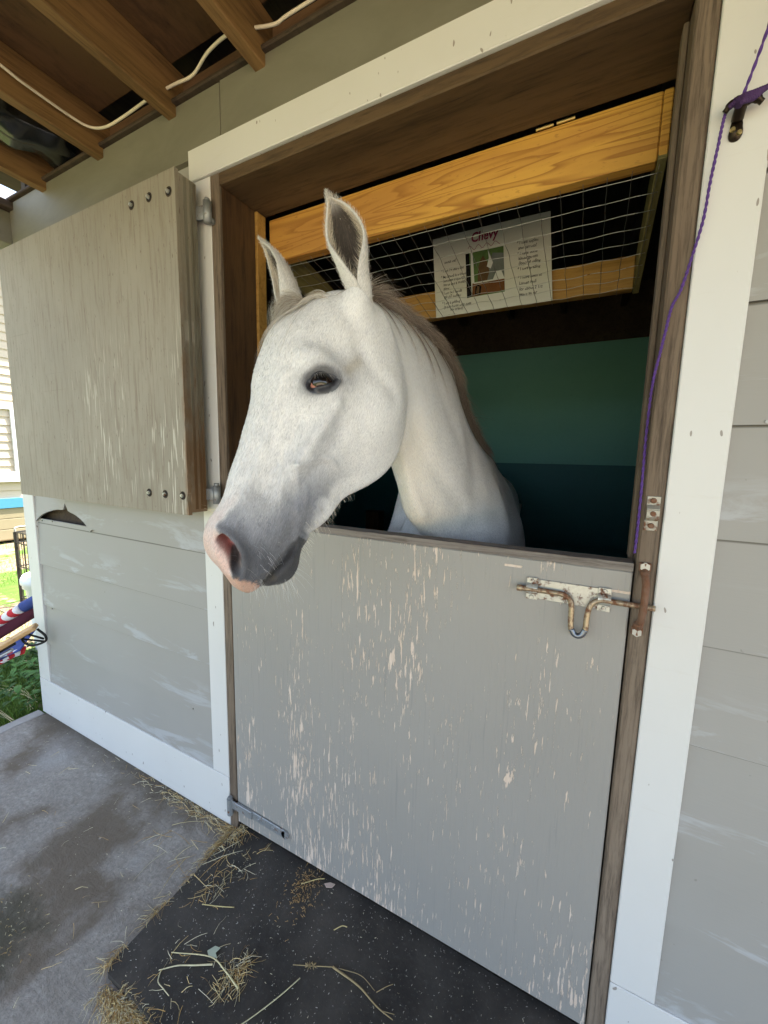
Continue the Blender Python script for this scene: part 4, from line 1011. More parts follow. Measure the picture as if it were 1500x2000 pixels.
    body = mesh_obj('body', ALL, FF, None, root, True)
    for mm in (m_coat, m_lid, m_hair): body.data.materials.append(mm)
    hw_ = sstep(.06, -.10, ALL[:, 1]+off[1])[:, None]; AW = ALL+off; d1 = np.array([.05, .55, -.83]); d1 /= np.linalg.norm(d1); d2 = np.cross(d1, [1, 0, 0]); d2 /= np.linalg.norm(d2); d3 = np.cross(d1, d2)
    fl = hw_*(w2h(AW)*np.array([95, 480, 480])) + (1-hw_)*(AW @ np.array([d1, d2, d3]).T*np.array([95, 480, 480]))
    at = body.data.attributes.new('flow', 'FLOAT_VECTOR', 'POINT'); at.data.foreach_set('vector', fl.ravel())
    body.data.polygons.foreach_set('material_index', MI); set_colour(body.data, np.vstack(CC))
    # ---- eyes
    for (ball, R, axw, bxw, nw) in eyes:
        nu, nw_ = 40, 28; v = []; c = []; f = []
        for i in range(nw_+1):
            th = math.pi*i/nw_*.62
            for k in range(nu):
                p = 2*math.pi*k/nu; r = R*math.sin(th)
                d3 = nw*math.cos(th) + (axw*math.cos(p)+bxw*math.sin(p))*math.sin(th)
                bul = .0012*math.exp(-(th/.5)**2)
                v.append(ball + d3*(R+bul)); a = r*math.cos(p)/L; b = r*math.sin(p)/L
                e = math.hypot((a-.06)/.80, (b+.05)/.66); col = np.array([.012, .007, .005])
                if e < 1: 
                    pu = math.hypot((a-.06)/.50, (b+.05)/.24); col = np.array([.003, .003, .004]) if pu < 1 else np.array([.014, .007, .005])
                elif a < -.50 and b > -.12: col = np.array([.52, .24, .18])
                else: col = np.array([.02, .012, .010])
                c.append(col)
        for i in range(nw_):
            for k in range(nu): f.append((i*nu+k, i*nu+(k+1) % nu, (i+1)*nu+(k+1) % nu, (i+1)*nu+k))
        o = mesh_obj('eye', np.array(v)-off, f, m_eye, root, True); set_colour(o.data, np.array(c))
    # ---- eyelashes
    hr = Hair()
    for (ball, R, axw, bxw, nw) in eyes:
        for k in range(46):
            t = RNG.uniform(-.35, .95); a = t*L*.9; b = -L*.56*math.sqrt(max(0, 1-t*t))*.95
            p = ball + nw*(math.sqrt(max(R*R-a*a-b*b, 1e-6))+.0035) + axw*a + bxw*b
            d = nw*.7 - bxw*.15 + bxw*.75 + axw*.5*t + RNG.normal(size=3)*.12; d /= np.linalg.norm(d)
            q = [p + d*.013*s + np.array([0, 0, -.006])*s*s for s in np.linspace(0, 1, 5)]
            hr.strand(q, .0005, np.array([.40, .39, .37]) if RNG.random() < .6 else np.array([.06, .05, .05]))
    hr.build('eyelashes', m_hair, root)
    # ---- mane
    hr = Hair(); cl = [(-.505, -.135, 1.765), (-.485, -.05, 1.772), (-.475, .10, 1.772), (-.462, .24, 1.755), (-.455, .40, 1.700), (-.45, .52, 1.62), (-.45, .64, 1.53), (-.452, .78, 1.46), (-.46, .9, 1.43)]
    cl = catmull(cl, 10); NM = 8500
    dk = np.array([.15, .112, .09]); lt = np.array([.42, .36, .29]); mid_ = np.array([.26, .205, .165])
    for k in range(NM):
        t = RNG.random()**.9*(len(cl)-2); i = int(t); p = cl[i].lerp(cl[i+1], t-i); tg = (cl[i+1]-cl[i]).normalized()
        side = Vector((1, 0, 0)); lat = RNG.normal()*.014+.003
        co, no, ix, ds = bvh.find_nearest(p + side*lat, .15)
        if co is None: continue
        clump = math.sin(t*2.3)+.6*math.sin(t*5.1+1)
        nearside = (lat > -.004 and RNG.random() < .85)
        fr_ = t/len(cl)
        if nearside: d = tg*1.0 + Vector((.30+.25*clump*.3, 0, -.25)) + Vector(RNG.normal(size=3))*.12; Ls = RNG.uniform(.035, .10)+.09*max(0, clump-.3)*RNG.random(); 
        else: d = tg*.75 + Vector((-.7, 0, .1)) + Vector(RNG.normal(size=3))*.2; Ls = RNG.uniform(.10, .22)
        if RNG.random() < .15: d = tg + no*.8 + Vector(RNG.normal(size=3))*.4; Ls = RNG.uniform(.025, .06)
        pts = grow(bvh, co-no*.002, d, Ls, 9, 5.5, .0035+.006*RNG.random(), .10, .035)
        u_ = RNG.random(); c = dk if u_ < .45 else (mid_ if u_ < .8 else lt); c = c*RNG.uniform(.8, 1.2)*(1+.45*noise.noise(Vector((t*1.9, lat*90, 0))))
        hr.strand(pts, .0010, c, .2, np.clip(c*1.2, 0, 1))
    # long thin wisps falling over the near side of the neck
    for (x, y, z, n_, L_) in [(-.468, -.10, 1.77, 16, .16), (-.455, -.035, 1.775, 7, .20), (-.45, .06, 1.765, 22, .20), (-.445, .13, 1.755, 9, .26), (-.44, .28, 1.73, 12, .22)]:
        for k in range(n_):
            p = Vector((x, y, z)) + Vector(RNG.normal(size=3))*.005; co, no, ix, ds = bvh.find_nearest(p, .4)
            d = Vector((.45, .42, -.6)) + Vector(RNG.normal(size=3))*.05
            pts = grow(bvh, co, d, L_*RNG.uniform(.55, 1), 12, 6, .003, .5, .012)
            hr.strand(pts, .0007, dk*RNG.uniform(.9, 1.8), .2)
    hr.build('mane', m_hair, root)
    # ---- forelock
    hr = Hair()
    for k in range(2200):
        s = RNG.normal()*.026; r = h2w((-.012+RNG.random()*.03, .02, s-.01)); co, no, ix, ds = bvh.find_nearest(Vector(r), .3)
        if co is None: continue
        d = HM @ np.array([.55, .25, -.75+.35*RNG.normal()]); Ls = RNG.uniform(.07, .20)
        pts = grow(bvh, co, d, Ls, 12, 5.0, .003+.004*RNG.random(), .25, .03)
        c = [np.array([.55, .50, .42]), np.array([.40, .34, .27]), np.array([.68, .65, .6]), np.array([.25, .2, .16])][int(RNG.choice(4, p=[.35, .3, .25, .1]))]
        hr.strand(pts, .0007, c, .2)
    hr.build('forelock', m_hair, root)
    # ---- ear hair
    hr = Hair()
    for ev, eu in ears:
        n_ = len(ev); idx = np.arange(n_); x, t, ly = eu.T
        inn = idx[(ly == 1) & (x > .10) & (x < .93)]
        cx = {}
        for i in idx[ly == 1]: cx.setdefault(round(float(x[i]), 3), []).append(ev[i])
        ctr = {k: np.mean(v, 0) for k, v in cx.items()}; ks = sorted(ctr); axd = ctr[ks[-1]]-ctr[ks[0]]; axd /= np.linalg.norm(axd)
        for k in range(3600):
            i = int(RNG.choice(inn)); tt = abs(t[i])
            if tt < .45 and x[i] > .34 and RNG.random() < .75: continue
            p = ev[i]; inw = ctr[round(float(x[i]), 3)]-p; inw /= np.linalg.norm(inw)+1e-9
            d = inw*(.55 if tt > .6 else .35) + axd*.75 + RNG.normal(size=3)*.22; d /= np.linalg.norm(d); Ls = RNG.uniform(.008, .024)*(1.15-.5*x[i])
            q = [p + d*Ls*s + axd*Ls*.3*s*s for s in np.linspace(0, 1, 5)]
            c = np.array([.66, .58, .46]) if (tt > .55 or x[i] < .30) else np.array([.12, .09, .07]); hr.strand(q, .00045, c*RNG.uniform(.75, 1.2), .2)
        for i in idx[(ly == 0) & (x > .05)]:
            for _ in range(3):
                p = ev[i] + RNG.normal(size=3)*.0015; o = p-ctr[round(float(x[i]), 3)]; o /= np.linalg.norm(o)+1e-9
                d = axd + o*.25 + RNG.normal(size=3)*.15; d /= np.linalg.norm(d); q = [p, p+d*.004, p+d*.008]; hr.strand(q, .0005, np.array([.66, .63, .58])*RNG.uniform(.7, 1.1), .2)
    hr.build('ear_hair', m_hair, root)
    # ---- whiskers
    hr = Hair()
    def wh(c0, rad, n_, L_, out, col):
        for k in range(n_):
            c = h2w(np.array(c0) + RNG.normal(size=3)*rad); co, no, ix, ds = bvh.find_nearest(Vector(c), .3)
            d = Vector(no)*.9 + Vector(HM @ np.array(out)) + Vector(RNG.normal(size=3))*.25; d.normalize(); l = L_*RNG.uniform(.5, 1.1)
            q = [np.array(co + d*l*s + Vector((0, 0, -.25))*l*s*s) for s in np.linspace(0, 1, 6)]; hr.strand(q, .00055, col*RNG.uniform(1.0, 1.5), .3)
    wh((.565, -.15, .0), .014, 46, .045, (.3, -.4, 0), np.array([.45, .45, .45]))
    wh((.60, -.10, .03), .010, 22, .03, (.3, -.1, .2), np.array([.5, .48, .45]))
    wh((.55, -.09, .05), .016, 20, .03, (.2, -.2, .4), np.array([.4, .4, .42]))
    wh((.50, -.165, .0), .014, 50, .028, (.3, -.5, 0), np.array([.5, .48, .42]))
    wh((.46, -.17, .0), .02, 90, .022, (.4, -.4, 0), np.array([.55, .52, .45]))
    wh((.40, -.20, .0), .03, 90, .016, (.5, -.3, 0), np.array([.6, .58, .5]))
    wh((.50, .0, -.03), .008, 7, .03, (.0, .5, -.3), np.array([.6, .52, .35]))
    hr.build('whiskers', m_hair, root)
    return root
# ================================================================ POSTER behind the mesh
PO = Vector((-.6066, .672, 1.9663)); PR_ = Vector((.4384, 0, .0004)); PU = Vector((-.0285, .004, .3030))
def pp(u, v, d=0.0): return PO + PR_*u + PU*v + Vector((0, -d, 0))      # u,v in 0..1 on the sheet
PT = empty('poster', (-.41, .672, 1.97)); tag(PT, 'laminated white poster with a photo and handwriting, hung behind the wire mesh', 'poster')
M['paper'] = m_plain('laminated_paper', (.60, .60, .54), .16, var=.03, spec=.6, bump=.25, scale=9)
N_ = 24; V = []; F = []
for layer in (0, 1):
    for i in range(N_+1):
        for v in (0, 1): V.append(pp(i/N_, v, .004*math.sin(math.pi*i/N_)-.0008*layer))
for i in range(N_):
    a = 2*i; F.append((a, a+2, a+3, a+1)); k = 2*(N_+1); F.append((a+k+1, a+k+3, a+k+2, a+k)); F.append((a, a+k, a+k+2, a+2)); F.append((a+1, a+3, a+k+3, a+k+1))
F += [(0, 1, 2*(N_+1)+1, 2*(N_+1)), (2*N_, 2*N_+2*(N_+1), 2*N_+2*(N_+1)+1, 2*N_+1)]
b = MB(); b.add(V, F); b.build('sheet', M['paper'], PT)
def curve_d(u): return .004*math.sin(math.pi*u)+.0012
def patch(b, poly, m, d=0.0):
    """flat printed shape on the sheet: poly in sheet coordinates"""
    k = len(poly); b.add([pp(u, v, curve_d(u)+d) for u, v in poly], [tuple(range(k))], m)
INK = m_plain('black_ink', (.02, .02, .025), .5); RED = m_plain('plum_ink', (.20, .012, .055), .5)
def text(name, s, u, v, h, mat, parent, bold=0.0, slant=0.0, w=1.0, wob=0.0):
    cu = bpy.data.curves.new('t', 'FONT'); cu.body = s; cu.size = 1; cu.resolution_u = 3; cu.offset = bold; cu.shear = slant
    to = bpy.data.objects.new('t', cu); COL.objects.link(to); dg = bpy.context.evaluated_depsgraph_get(); me = bpy.data.meshes.new_from_object(to.evaluated_get(dg))
    V = [x.co.copy() for x in me.vertices]; F = [tuple(p.vertices) for p in me.polygons]; bpy.data.objects.remove(to); bpy.data.meshes.remove(me)
    b = MB(); k = h/.3030*1.0; kx = h/.4384*w; off = Vector(parent.location)
    b.add([pp(u+x.x*kx, v+x.y*k*(1+wob*math.sin(x.x*3))+wob*.1*h*math.sin(x.x*2.2), curve_d(u+x.x*kx)+.0004) for x in V], F)
    return b
t1 = text('x', 'Chevy', .352, .845, .047, RED, PT, .028, .15, .84)
t1.build('title_lettering', RED, PT)
wv = MB(); pts = [pp(.325+.275*i/40, .775+.028*math.sin(i/40*math.pi*7.5)*(1-.3*i/40), .0064) for i in range(41)]; wv.tube(pts, .0009, 5); wv.build('wavy_underline', RED, PT)
lines_l = [(.08, .66, '   about me!'), (.07, .555, '* I am 19 years old'), (.065, .48, '* My breed is a cross'), (.085, .43, 'between a quarter'), (.085, .38, 'horse and a Welsh'), (.085, .335, 'pony'),
           (.065, .275, '* I am 14.1 hands'), (.085, .225, 'tall (57 inches)'), (.065, .15, '* I am a gelding'), (.080, .10, '(a boy horse who does'), (.14, .058, 'not breed)')]
lines_r = [(.735, .70, '* I love apples'), (.745, .64, 'and carrots!'), (.735, .575, '* I have done'), (.745, .52, 'kindergarten'), (.745, .465, '(lots) of riding'), (.735, .40, '* I love grazing'), (.735, .30, '* I have been at'), (.745, .235, 'Luman Hall'), (.745, .165, 'for about 2 1/2'), (.745, .105, 'years so far')]
hw = MB()
for L_ in (lines_l, lines_r):
    for u, v, s in L_:
        t = text('x', s, u, v, .0142, INK, PT, .008, .12, .92 if L_ is lines_r else .84, .25); hw.add(t.V, t.F)
hw.build('handwriting', INK, PT)
fm = [m_plain('print_'+nme, c_, .2, spec=.6, var=v_, scale=sc_) for nme, c_, v_, sc_ in
      (('green', (.10, .17, .06), .7, 26), ('white', (.60, .62, .60), .1, 20), ('black', (.015, .015, .015), .1, 20), ('bay', (.12, .075, .04), .5, 30), ('brown', (.16, .07, .03), .4, 30), ('grey', (.16, .18, .17), .5, 18))]
ph = MB(); x0, x1, y0, y1 = .300, .628, .185, .722
def pr(poly, m, d): patch(ph, [(x0+(x1-x0)*a, y0+(y1-y0)*c) for a, c in poly], m, d)
pr([(0, 0), (1, 0), (1, 1), (0, 1)], 0, .0002); pr([(.55, .28), (1, .28), (1, .85), (.72, .9), (.6, .6)], 5, .0005); pr([(0, 0), (.13, 0), (.10, 1), (0, 1)], 2, .0008); pr([(.13, .04), (.22, .12), (.20, 1), (.14, 1)], 1, .0008)
pr([(.30, .30), (.55, .30), (.62, .5), (.60, .68), (.52, .80), (.47, .88), (.40, .80), (.33, .62)], 3, .0009); pr([(.56, .62), (.62, .8), (.60, .98), (.66, .84), (.72, .68), (.66, .56)], 1, .0011)
pr([(.70, .30), (1, .30), (.93, .47), (.80, .48)], 1, .0011); pr([(.14, .0), (1, .04), (1, .30), (.16, .30)], 4, .0010); pr([(.22, .03), (.36, .02), (.40, .2), (.30, .26), (.24, .2)], 2, .0013); pr([(.25, .06), (.33, .05), (.35, .2), (.29, .23)], 3, .0015)
pr([(.2, .285), (1, .285), (1, .315), (.2, .315)], 1, .0014)
ph.build('photo_print', fm, PT)
# ================================================================ ROPE ON THE CLEAT
PUR = m_plain('purple_cord', (.085, .035, .20), .7, var=.35, scale=260, bump=.8); PUD = m_plain('dark_purple_cord', (.055, .022, .095), .75, var=.4, scale=260, bump=.8)
def cord(pts, r, mat_, b=None):
    """two twisted strands"""
    P_ = catmull(pts, 22); b = b or MB()
    for ph_ in (0, math.pi):
        q = []
        for i, p in enumerate(P_):
            d = (P_[min(i+1, len(P_)-1)]-P_[max(i-1, 0)]).normalized(); a = d.cross(Vector((0, 1, .1))).normalized(); c_ = d.cross(a); t = ph_+i*.75
            q.append(p+(a*math.cos(t)+c_*math.sin(t))*r*.45)
        b.tube(q, r*.62, 6)
    return b
b = cord([(.2300, -.030, 2.30), (.2080, -.030, 2.17), (.1930, -.030, 2.0763), (.1726, -.024, 1.992), (.166, -.030, 1.984)], .0026, PUR)
cord([(.163, -.028, 1.990), (.1560, -.020, 1.984), (.1532, -.013, 1.972), (.1500, -.010, 1.932), (.1455, -.008, 1.8805), (.1422, -.007, 1.8235), (.1325, -.006, 1.7664), (.1213, -.0055, 1.7119), (.1102, -.005, 1.6825), (.1045, -.005, 1.640), (.0995, -.005, 1.600), (.0945, -.001, 1.560), (.0938, .012, 1.52), (.0938, .016, 1.44), (.0938, .002, 1.36), (.0938, -.006, 1.28), (.0935, -.004, 1.214)], .0026, PUR, b)
rp = b.build('rope', PUR); tag(rp, 'thin purple cord wound on a cleat and trailing down the right door jamb', 'rope')
b = MB()
for k in range(5): cord([(.157+.003*k, -.026, 1.981+.003*math.sin(k)), (.170, -.036-.002*k, 1.984-.003*k), (.186, -.034, 1.987-.002*k), (.204, -.030, 1.992), (.226, -.028, 1.999-.003*k)], .0042, PUD, b)
o = b.build('wound_turns', PUD, rp, True)
CLM = m_plain('dark_bronze', (.035, .024, .015), .35, .75, var=.3); b = MB()
ol = [(.1735+.0135*math.cos(t)*(.62+.38*max(0, -math.sin(t-.0))), 1.9600+.0200*math.sin(t)) for t in np.linspace(0, 2*math.pi, 28, endpoint=False)]
V = [(x, -.004, z) for x, z in ol]+[(x, .001, z) for x, z in ol]; N_ = len(ol); b.add(V, [tuple(range(N_)), tuple(range(2*N_-1, N_-1, -1))]+[(i, i+N_, (i+1) % N_+N_, (i+1) % N_) for i in range(N_)])
b.tube(catmull([(.1735, -.003, 1.972), (.1735, -.014, 1.980), (.1735, -.022, 1.984)], 4), .0085, 12); b.tube(catmull([(.152, -.020, 1.978), (.160, -.024, 1.986), (.1735, -.024, 1.986), (.190, -.024, 1.984), (.200, -.020, 1.978)], 5), [.0045]*3+[.006]*4+[.008]*7+[.006]*4+[.0045]*3, 12)
cl_ = b.build('cleat', CLM, ST, True)
b = MB(); 
for x, z in ((.1685, 1.958), (.178, 1.951)): b.tube([(x, -.004, z), (x, -.0075, z)], [.0042, .003], 10)
b.build('cleat_screw', M['brass'], cl_)
# ================================================================ CABLE AND PLASTIC UNDER THE ROOF
b = MB(); rr = .0042
b.tube(catmull([(-1.630, -.62, 2.500), (-1.628, -.40, 2.512), (-1.612, -.3013, 2.50), (-1.612, -.24, 2.492), (-1.616, -.1175, 2.490), (-1.603, -.0664, 2.488), (-1.5518, -.0442, 2.486), (-1.4658, -.0365, 2.492), (-1.3279, -.0368, 2.498), (-1.262, -.034, 2.50), (-1.2012, -.0308, 2.50), (-1.1305, -.0272, 2.50), (-1.046, -.044, 2.512), (-.9611, -.050, 2.516), (-.9107, -.046, 2.510), (-.8202, -.0276, 2.50), (-.7784, -.0247, 2.505), (-.6723, -.0173, 2.515), (-.50, -.02, 2.52)], 6), rr, 8)
cb = b.build('electric_cable', M['cable'], None, True); tag(cb, 'off white electric cable threaded through the porch rafters above the stable wall', 'cable')
b = MB(); n_ = 26; m_ = 40; V = []; F = []
for i in range(m_+1):
    y = .02-.9*i/m_; cx = -1.885+.02*math.sin(i*.5)
    for k in range(n_):
        t = 2*math.pi*k/n_; r = .068*(1+.30*noise.noise(Vector((math.cos(t)*1.6, math.sin(t)*1.6, i*.35)))+.10*math.sin(k*2.1+i*.3)); V.append((cx+r*1.5*math.cos(t), y, 2.535+r*.75*math.sin(t)))
for i in range(m_):
    for k in range(n_): F.append((i*n_+k, i*n_+(k+1) % n_, (i+1)*n_+(k+1) % n_, (i+1)*n_+k))
F += [tuple(range(n_))[::-1], tuple(range(m_*n_, (m_+1)*n_))]; b.add(V, F)
pl = b.build('plastic_sheet', M['plastic'], None, True); tag(pl, 'crumpled roll of black plastic tucked up between the porch rafters', 'plastic sheet')
# ================================================================ MAT, HAY, STALKS
b = MB(); nx, ny = 60, 24; V = []; F = []
def mz(x, y): return .0175+.0022*noise.noise(Vector((x*5, y*5, 0)))
for j in range(ny+1):
    for i in range(nx+1):
        x = -1.066+1.75*i/nx; y = -.474+.486*j/ny + (.004*noise.noise(Vector((x*9, 1, 0))) if j == 0 else 0)
        if i == 0: x += .016*(1-j/ny)+.003*noise.noise(Vector((0, y*14, 3)))
        if i == 0 and j == 0: x += .010; y += .006
        V.append((x, y, mz(x, y)))
for j in range(ny):
    for i in range(nx): F.append((j*(nx+1)+i, j*(nx+1)+i+1, (j+1)*(nx+1)+i+1, (j+1)*(nx+1)+i))
rim = [i for i in range(nx+1)]+[j*(nx+1)+nx for j in range(1, ny+1)]+[ny*(nx+1)+i for i in range(nx-1, -1, -1)]+[j*(nx+1) for j in range(ny-1, 0, -1)]
k0 = len(V); V += [(V[i][0], V[i][1], .001) for i in rim]; R_ = len(rim)
F += [(rim[i], k0+i, k0+(i+1) % R_, rim[(i+1) % R_]) for i in range(R_)]
b.add(V, F); mt = b.build('rubber_mat', M['rubber']); tag(mt, 'black rubber mat lying on the concrete under the stable door', 'mat')
HAY = NT('hay'); a = HAY.node('ShaderNodeVertexColor', layer_name='coat'); HAY.out(a.outputs[0], .6, spec=.3)
hay = Hair(); HC = [np.array(c_) for c_ in ((.72, .55, .25), (.80, .68, .38), (.56, .37, .14), (.72, .66, .46), (.42, .27, .11))]
def surf(x, y): return (mz(x, y) if (-1.06 < x < .65 and -.472 < y < .01) else .0)
def straw(x, y, L_, a, w=.0012, bend=.15, c_=None, lift=.004):
    n_ = 5; p = []; da = RNG.normal()*bend
    for i in range(n_): 
        p.append((x, y, surf(x, y)+.0018+lift*math.sin(math.pi*i/(n_-1))*RNG.random())); x += math.cos(a)*L_/(n_-1); y += math.sin(a)*L_/(n_-1); a += da
    c_ = HC[int(RNG.integers(0, 5))] if c_ is None else c_
    # two crossed ribbons give every straw some body
    hay.strand(p, w, c_*RNG.uniform(.8, 1.25), .5); hay.strand(p, w, c_*RNG.uniform(.8, 1.25), .5)
for k in range(420):      # seeds and chaff everywhere
    x = RNG.uniform(-2.4, .6); y = -abs(RNG.normal())*.40-.01; straw(x, y, RNG.uniform(.002, .006), RNG.uniform(0, 6.3), .0016, .1, HC[3]*.85, .001)
for k in range(1000):
    x = RNG.uniform(-1.04, .3); y = RNG.uniform(-.47, .0); straw(x, y, RNG.uniform(.0015, .005), RNG.uniform(0, 6.3), .0013, .1, np.array([.50, .47, .40]), .001)
for k in range(260):      # along the foot of the wall
    x = -1.07-abs(RNG.normal())*.28; y = -.008-abs(RNG.normal())*.020; straw(x, y, RNG.uniform(.01, .055), RNG.normal()*.5+math.pi*(RNG.random() < .5), .0013)
for k in range(700):      # along the mat's left edge
    t = RNG.random()**1.5
    if noise.noise(Vector((t*7, 0, 4))) < RNG.uniform(-.35, .25) and t > .12: continue
    x = -1.068+.012*t-abs(RNG.normal())*.014; y = -.01-.47*t; straw(x, y, RNG.uniform(.008, .045), RNG.normal()*.9-1.5, .0012)
for k in range(1300):     # in front of the mat
    x = -1.04+abs(RNG.normal())*.12+RNG.random()*.10; y = -.482-abs(RNG.normal())*.016; straw(x, y, RNG.uniform(.008, .045), RNG.normal()*.7-.4, .0013, .15, None, .010)
for k in range(26):
    x = RNG.uniform(-1.35, -.98); y = RNG.uniform(-.22, -.03); straw(x, y, RNG.uniform(.05, .13), RNG.uniform(0, 6.3), .0017, .08)
for cx, cy, n_, s_ in ((-.967, -.19, 42, .034), (-.95, -.10, 26, .03), (-.7165, -.045, 170, .022), (-.738, -.318, 110, .017), (-.70, -.09, 80, .03), (-.87, -.36, 34, .055), (-1.06, -.02, 200, .022)):
    for k in range(n_):
        x, y = cx+RNG.normal()*s_, cy+RNG.normal()*s_*1.3; dirt_ = (cx == -.7165 or cx == -.70); straw(x, y, RNG.uniform(.003, .012) if dirt_ else RNG.uniform(.008, .060), RNG.uniform(0, 6.3), .0015, .2, HC[4]*1.1 if dirt_ else None)
for k in range(520):      # muck on the left
    x, y = -1.44+RNG.normal()*.075, -.66+RNG.normal()*.09; straw(x, y, RNG.uniform(.003, .012), RNG.uniform(0, 6.3), .0022, .2, HC[int(RNG.integers(0, 5))]*.6)
for k in range(60): straw(RNG.uniform(-2.3, -1.1), RNG.uniform(-.7, -.05), RNG.uniform(.01, .05), RNG.uniform(0, 6.3), .0014, .1)
ho = mesh_obj('loose_hay', hay.V, hay.F, HAY.mat); set_colour(ho.data, np.array(hay.C)); tag(ho, 'loose hay and chaff scattered over the mat and the concrete', 'hay', kind='stuff')
def stalk(name, label, runs, col, cat='stalk', lumps=None):
    b = MB()
    for pts, r0, r1 in runs:
        P_ = catmull([(x, y, (z if len_ == 3 else mz(x, y)+.004)) for x, y, *zz in pts for z, len_ in [((zz[0] if zz else 0), 2+len(zz))]], 6); b.tube(P_, list(np.linspace(r0, r1, len(P_))), 7)
    for (x, y, r) in (lumps or []):
        for k in range(14): a = RNG.uniform(0, 6.3); b.tube([(x, y, mz(x, y)+.004), (x+r*math.cos(a), y+r*math.sin(a)*.8, mz(x, y)+.002+.006*RNG.random())], [.0012, .0005], 4)
    o = b.build(name, m_plain(name+'_surface', col, .6, var=.3, scale=120), None, True); tag(o, label, cat, 'loose stalks on the rubber mat' if cat == 'stalk' else None); return o
stalk('dry_twig', 'forked brown weed stem lying on the mat, nearest the door', [([(-.6122, -.2298), (-.560, -.205), (-.514, -.1823)], .0009, .0013), ([(-.514, -.1823), (-.4325, -.1833), (-.3722, -.1958), (-.3247, -.1988)], .0028, .0010), ([(-.494, -.176), (-.4372, -.1621), (-.3897, -.1719)], .0010, .0006), ([(-.3847, -.1727), (-.368, -.152), (-.3532, -.1375)], .0010, .0006), ([(-.355, -.197), (-.325, -.188)], .0009, .0005)], (.33, .25, .12), 'twig', [(-.572, -.211, .012), (-.562, -.205, .010)])
stalk('straw_stalk', 'long single pale straw curving to the bottom edge of the mat', [([(-.5771, -.2428), (-.6039, -.303), (-.6462, -.3781), (-.69, -.43)], .0014, .0011)], (.52, .47, .28))
stalk('straw_stalk', 'thick bent pale stalk crossing the hay clump on the mat', [([(-.9261, -.3669), (-.8251, -.3233), (-.765, -.325), (-.7053, -.3346)], .0011, .0024)], (.66, .58, .32))
stalk('straw_stalk', 'flat whitish stalk with a curled end, left of the hay clump on the mat', [([(-.8049, -.3316), (-.8455, -.3558), (-.885, -.378), (-.92, -.408)], .0022, .0012), ([(-.915, -.405), (-.90, -.423), (-.8762, -.4258), (-.8485, -.4279)], .0014, .0010)], (.64, .58, .36))
for q, lab in (([(-.955, -.245), (-.905, -.225), (-.862, -.205)], 'straight straw lying level with the hinge strap on the mat'), ([(-.725, -.055), (-.69, -.020), (-.668, -.006)], 'golden straw leaning on the crumbs at the foot of the door'), ([(-.560, -.110), (-.545, -.090), (-.53, -.085)], 'short yellow straw alone in the middle of the mat')):
    stalk('straw_stalk', lab, [(q, .0014, .0012)], (.55, .45, .2))
b = MB(); lf = [(-.660, -.018), (-.645, -.006), (-.628, -.003), (-.632, -.016), (-.648, -.024)]; b.add([(x, y, mz(x, y)+.004) for x, y in lf]+[(x, y, mz(x, y)+.0015) for x, y in lf], [(0, 1, 2, 3, 4), (9, 8, 7, 6, 5)]+[(i, i+5, (i+1) % 5+5, (i+1) % 5) for i in range(5)])
tag(b.build('paint_flake', m_plain('flake', (.55, .42, .34), .7)), 'curled pale flake of paint beside the foot of the door', 'paint flake')
b = MB(); lf = [(-.842, -.318), (-.832, -.300), (-.815, -.296), (-.818, -.310), (-.806, -.316), (-.826, -.326)]; b.add([(x, y, mz(x, y)+.005) for x, y in lf]+[(x, y, mz(x, y)+.004) for x, y in lf], [tuple(range(6)), tuple(range(11, 5, -1))]+[(i, i+6, (i+1) % 6+6, (i+1) % 6) for i in range(6)])
tag(b.build('dry_leaf', m_plain('leaf_pale', (.45, .50, .38), .6)), 'small pale green leaf lying on the mat', 'leaf')
# ================================================================ NEIGHBOURING HOUSE, far left
HS = empty('neighbour_house', (-8.3, 3.2, 0)); tag(HS, 'cream clapboard house with a white window and blue skirting board', 'house')
M['cream'] = m_plain('cream_siding', (.42, .35, .26), .7, var=.06, scale=3); M['hwhite'] = m_plain('house_white', (.55, .55, .54), .5, var=.04); M['blue'] = m_plain('blue_board', (.05, .20, .32), .5, var=.08); M['tan'] = m_plain('tan_boards', (.24, .20, .12), .7, var=.12, scale=4)
b = MB(); hx = -8.0
for k in range(32):
    z = .66+.125*k; b.add([(hx+.022, -1.5, z), (hx+.022, 8, z), (hx+.004, 8, z+.128), (hx+.004, -1.5, z+.128), (hx-.02, -1.5, z), (hx-.02, 8, z)], [(0, 1, 2, 3), (0, 4, 5, 1)])
b.add([(hx-.02, -1.5, 0), (hx-.02, 8, 0), (hx-.02, 8, 4.7), (hx-.02, -1.5, 4.7)], [(0, 1, 2, 3)]); b.build('wall', M['cream'], HS)
b = MB(); b.box((hx-5, -1.5, 0), (hx-.03, -1.48, 4.7), bev=0); b.box((hx-5, 7.98, 0), (hx-.03, 8, 4.7), bev=0); b.box((hx-5.02, -1.5, 0), (hx-5, 8, 4.7), bev=0); b.build('wall', M['cream'], HS)
b = MB(); b.box((hx-.01, -1.5, .515), (hx+.06, 8, .665)); b.build('skirting', M['blue'], HS)
b = MB()
for k in range(3): b.box((hx-.01, -1.5, .02+.165*k), (hx+.035, 8, .18+.165*k), bev=.006)
b.build('foundation_boards', M['tan'], HS)
b = MB(); b.add([(hx+.5, -1.9, 4.6), (hx+.5, 8.4, 4.6), (hx-2.5, 8.4, 6.4), (hx-2.5, -1.9, 6.4), (hx-5.5, -1.9, 4.6), (hx-5.5, 8.4, 4.6)], [(0, 1, 2, 3), (3, 2, 5, 4), (0, 3, 4), (1, 5, 2), (0, 4, 5, 1)]); b.build('roof', m_plain('roof_shingle', (.10, .10, .11), .9, scale=8), HS)
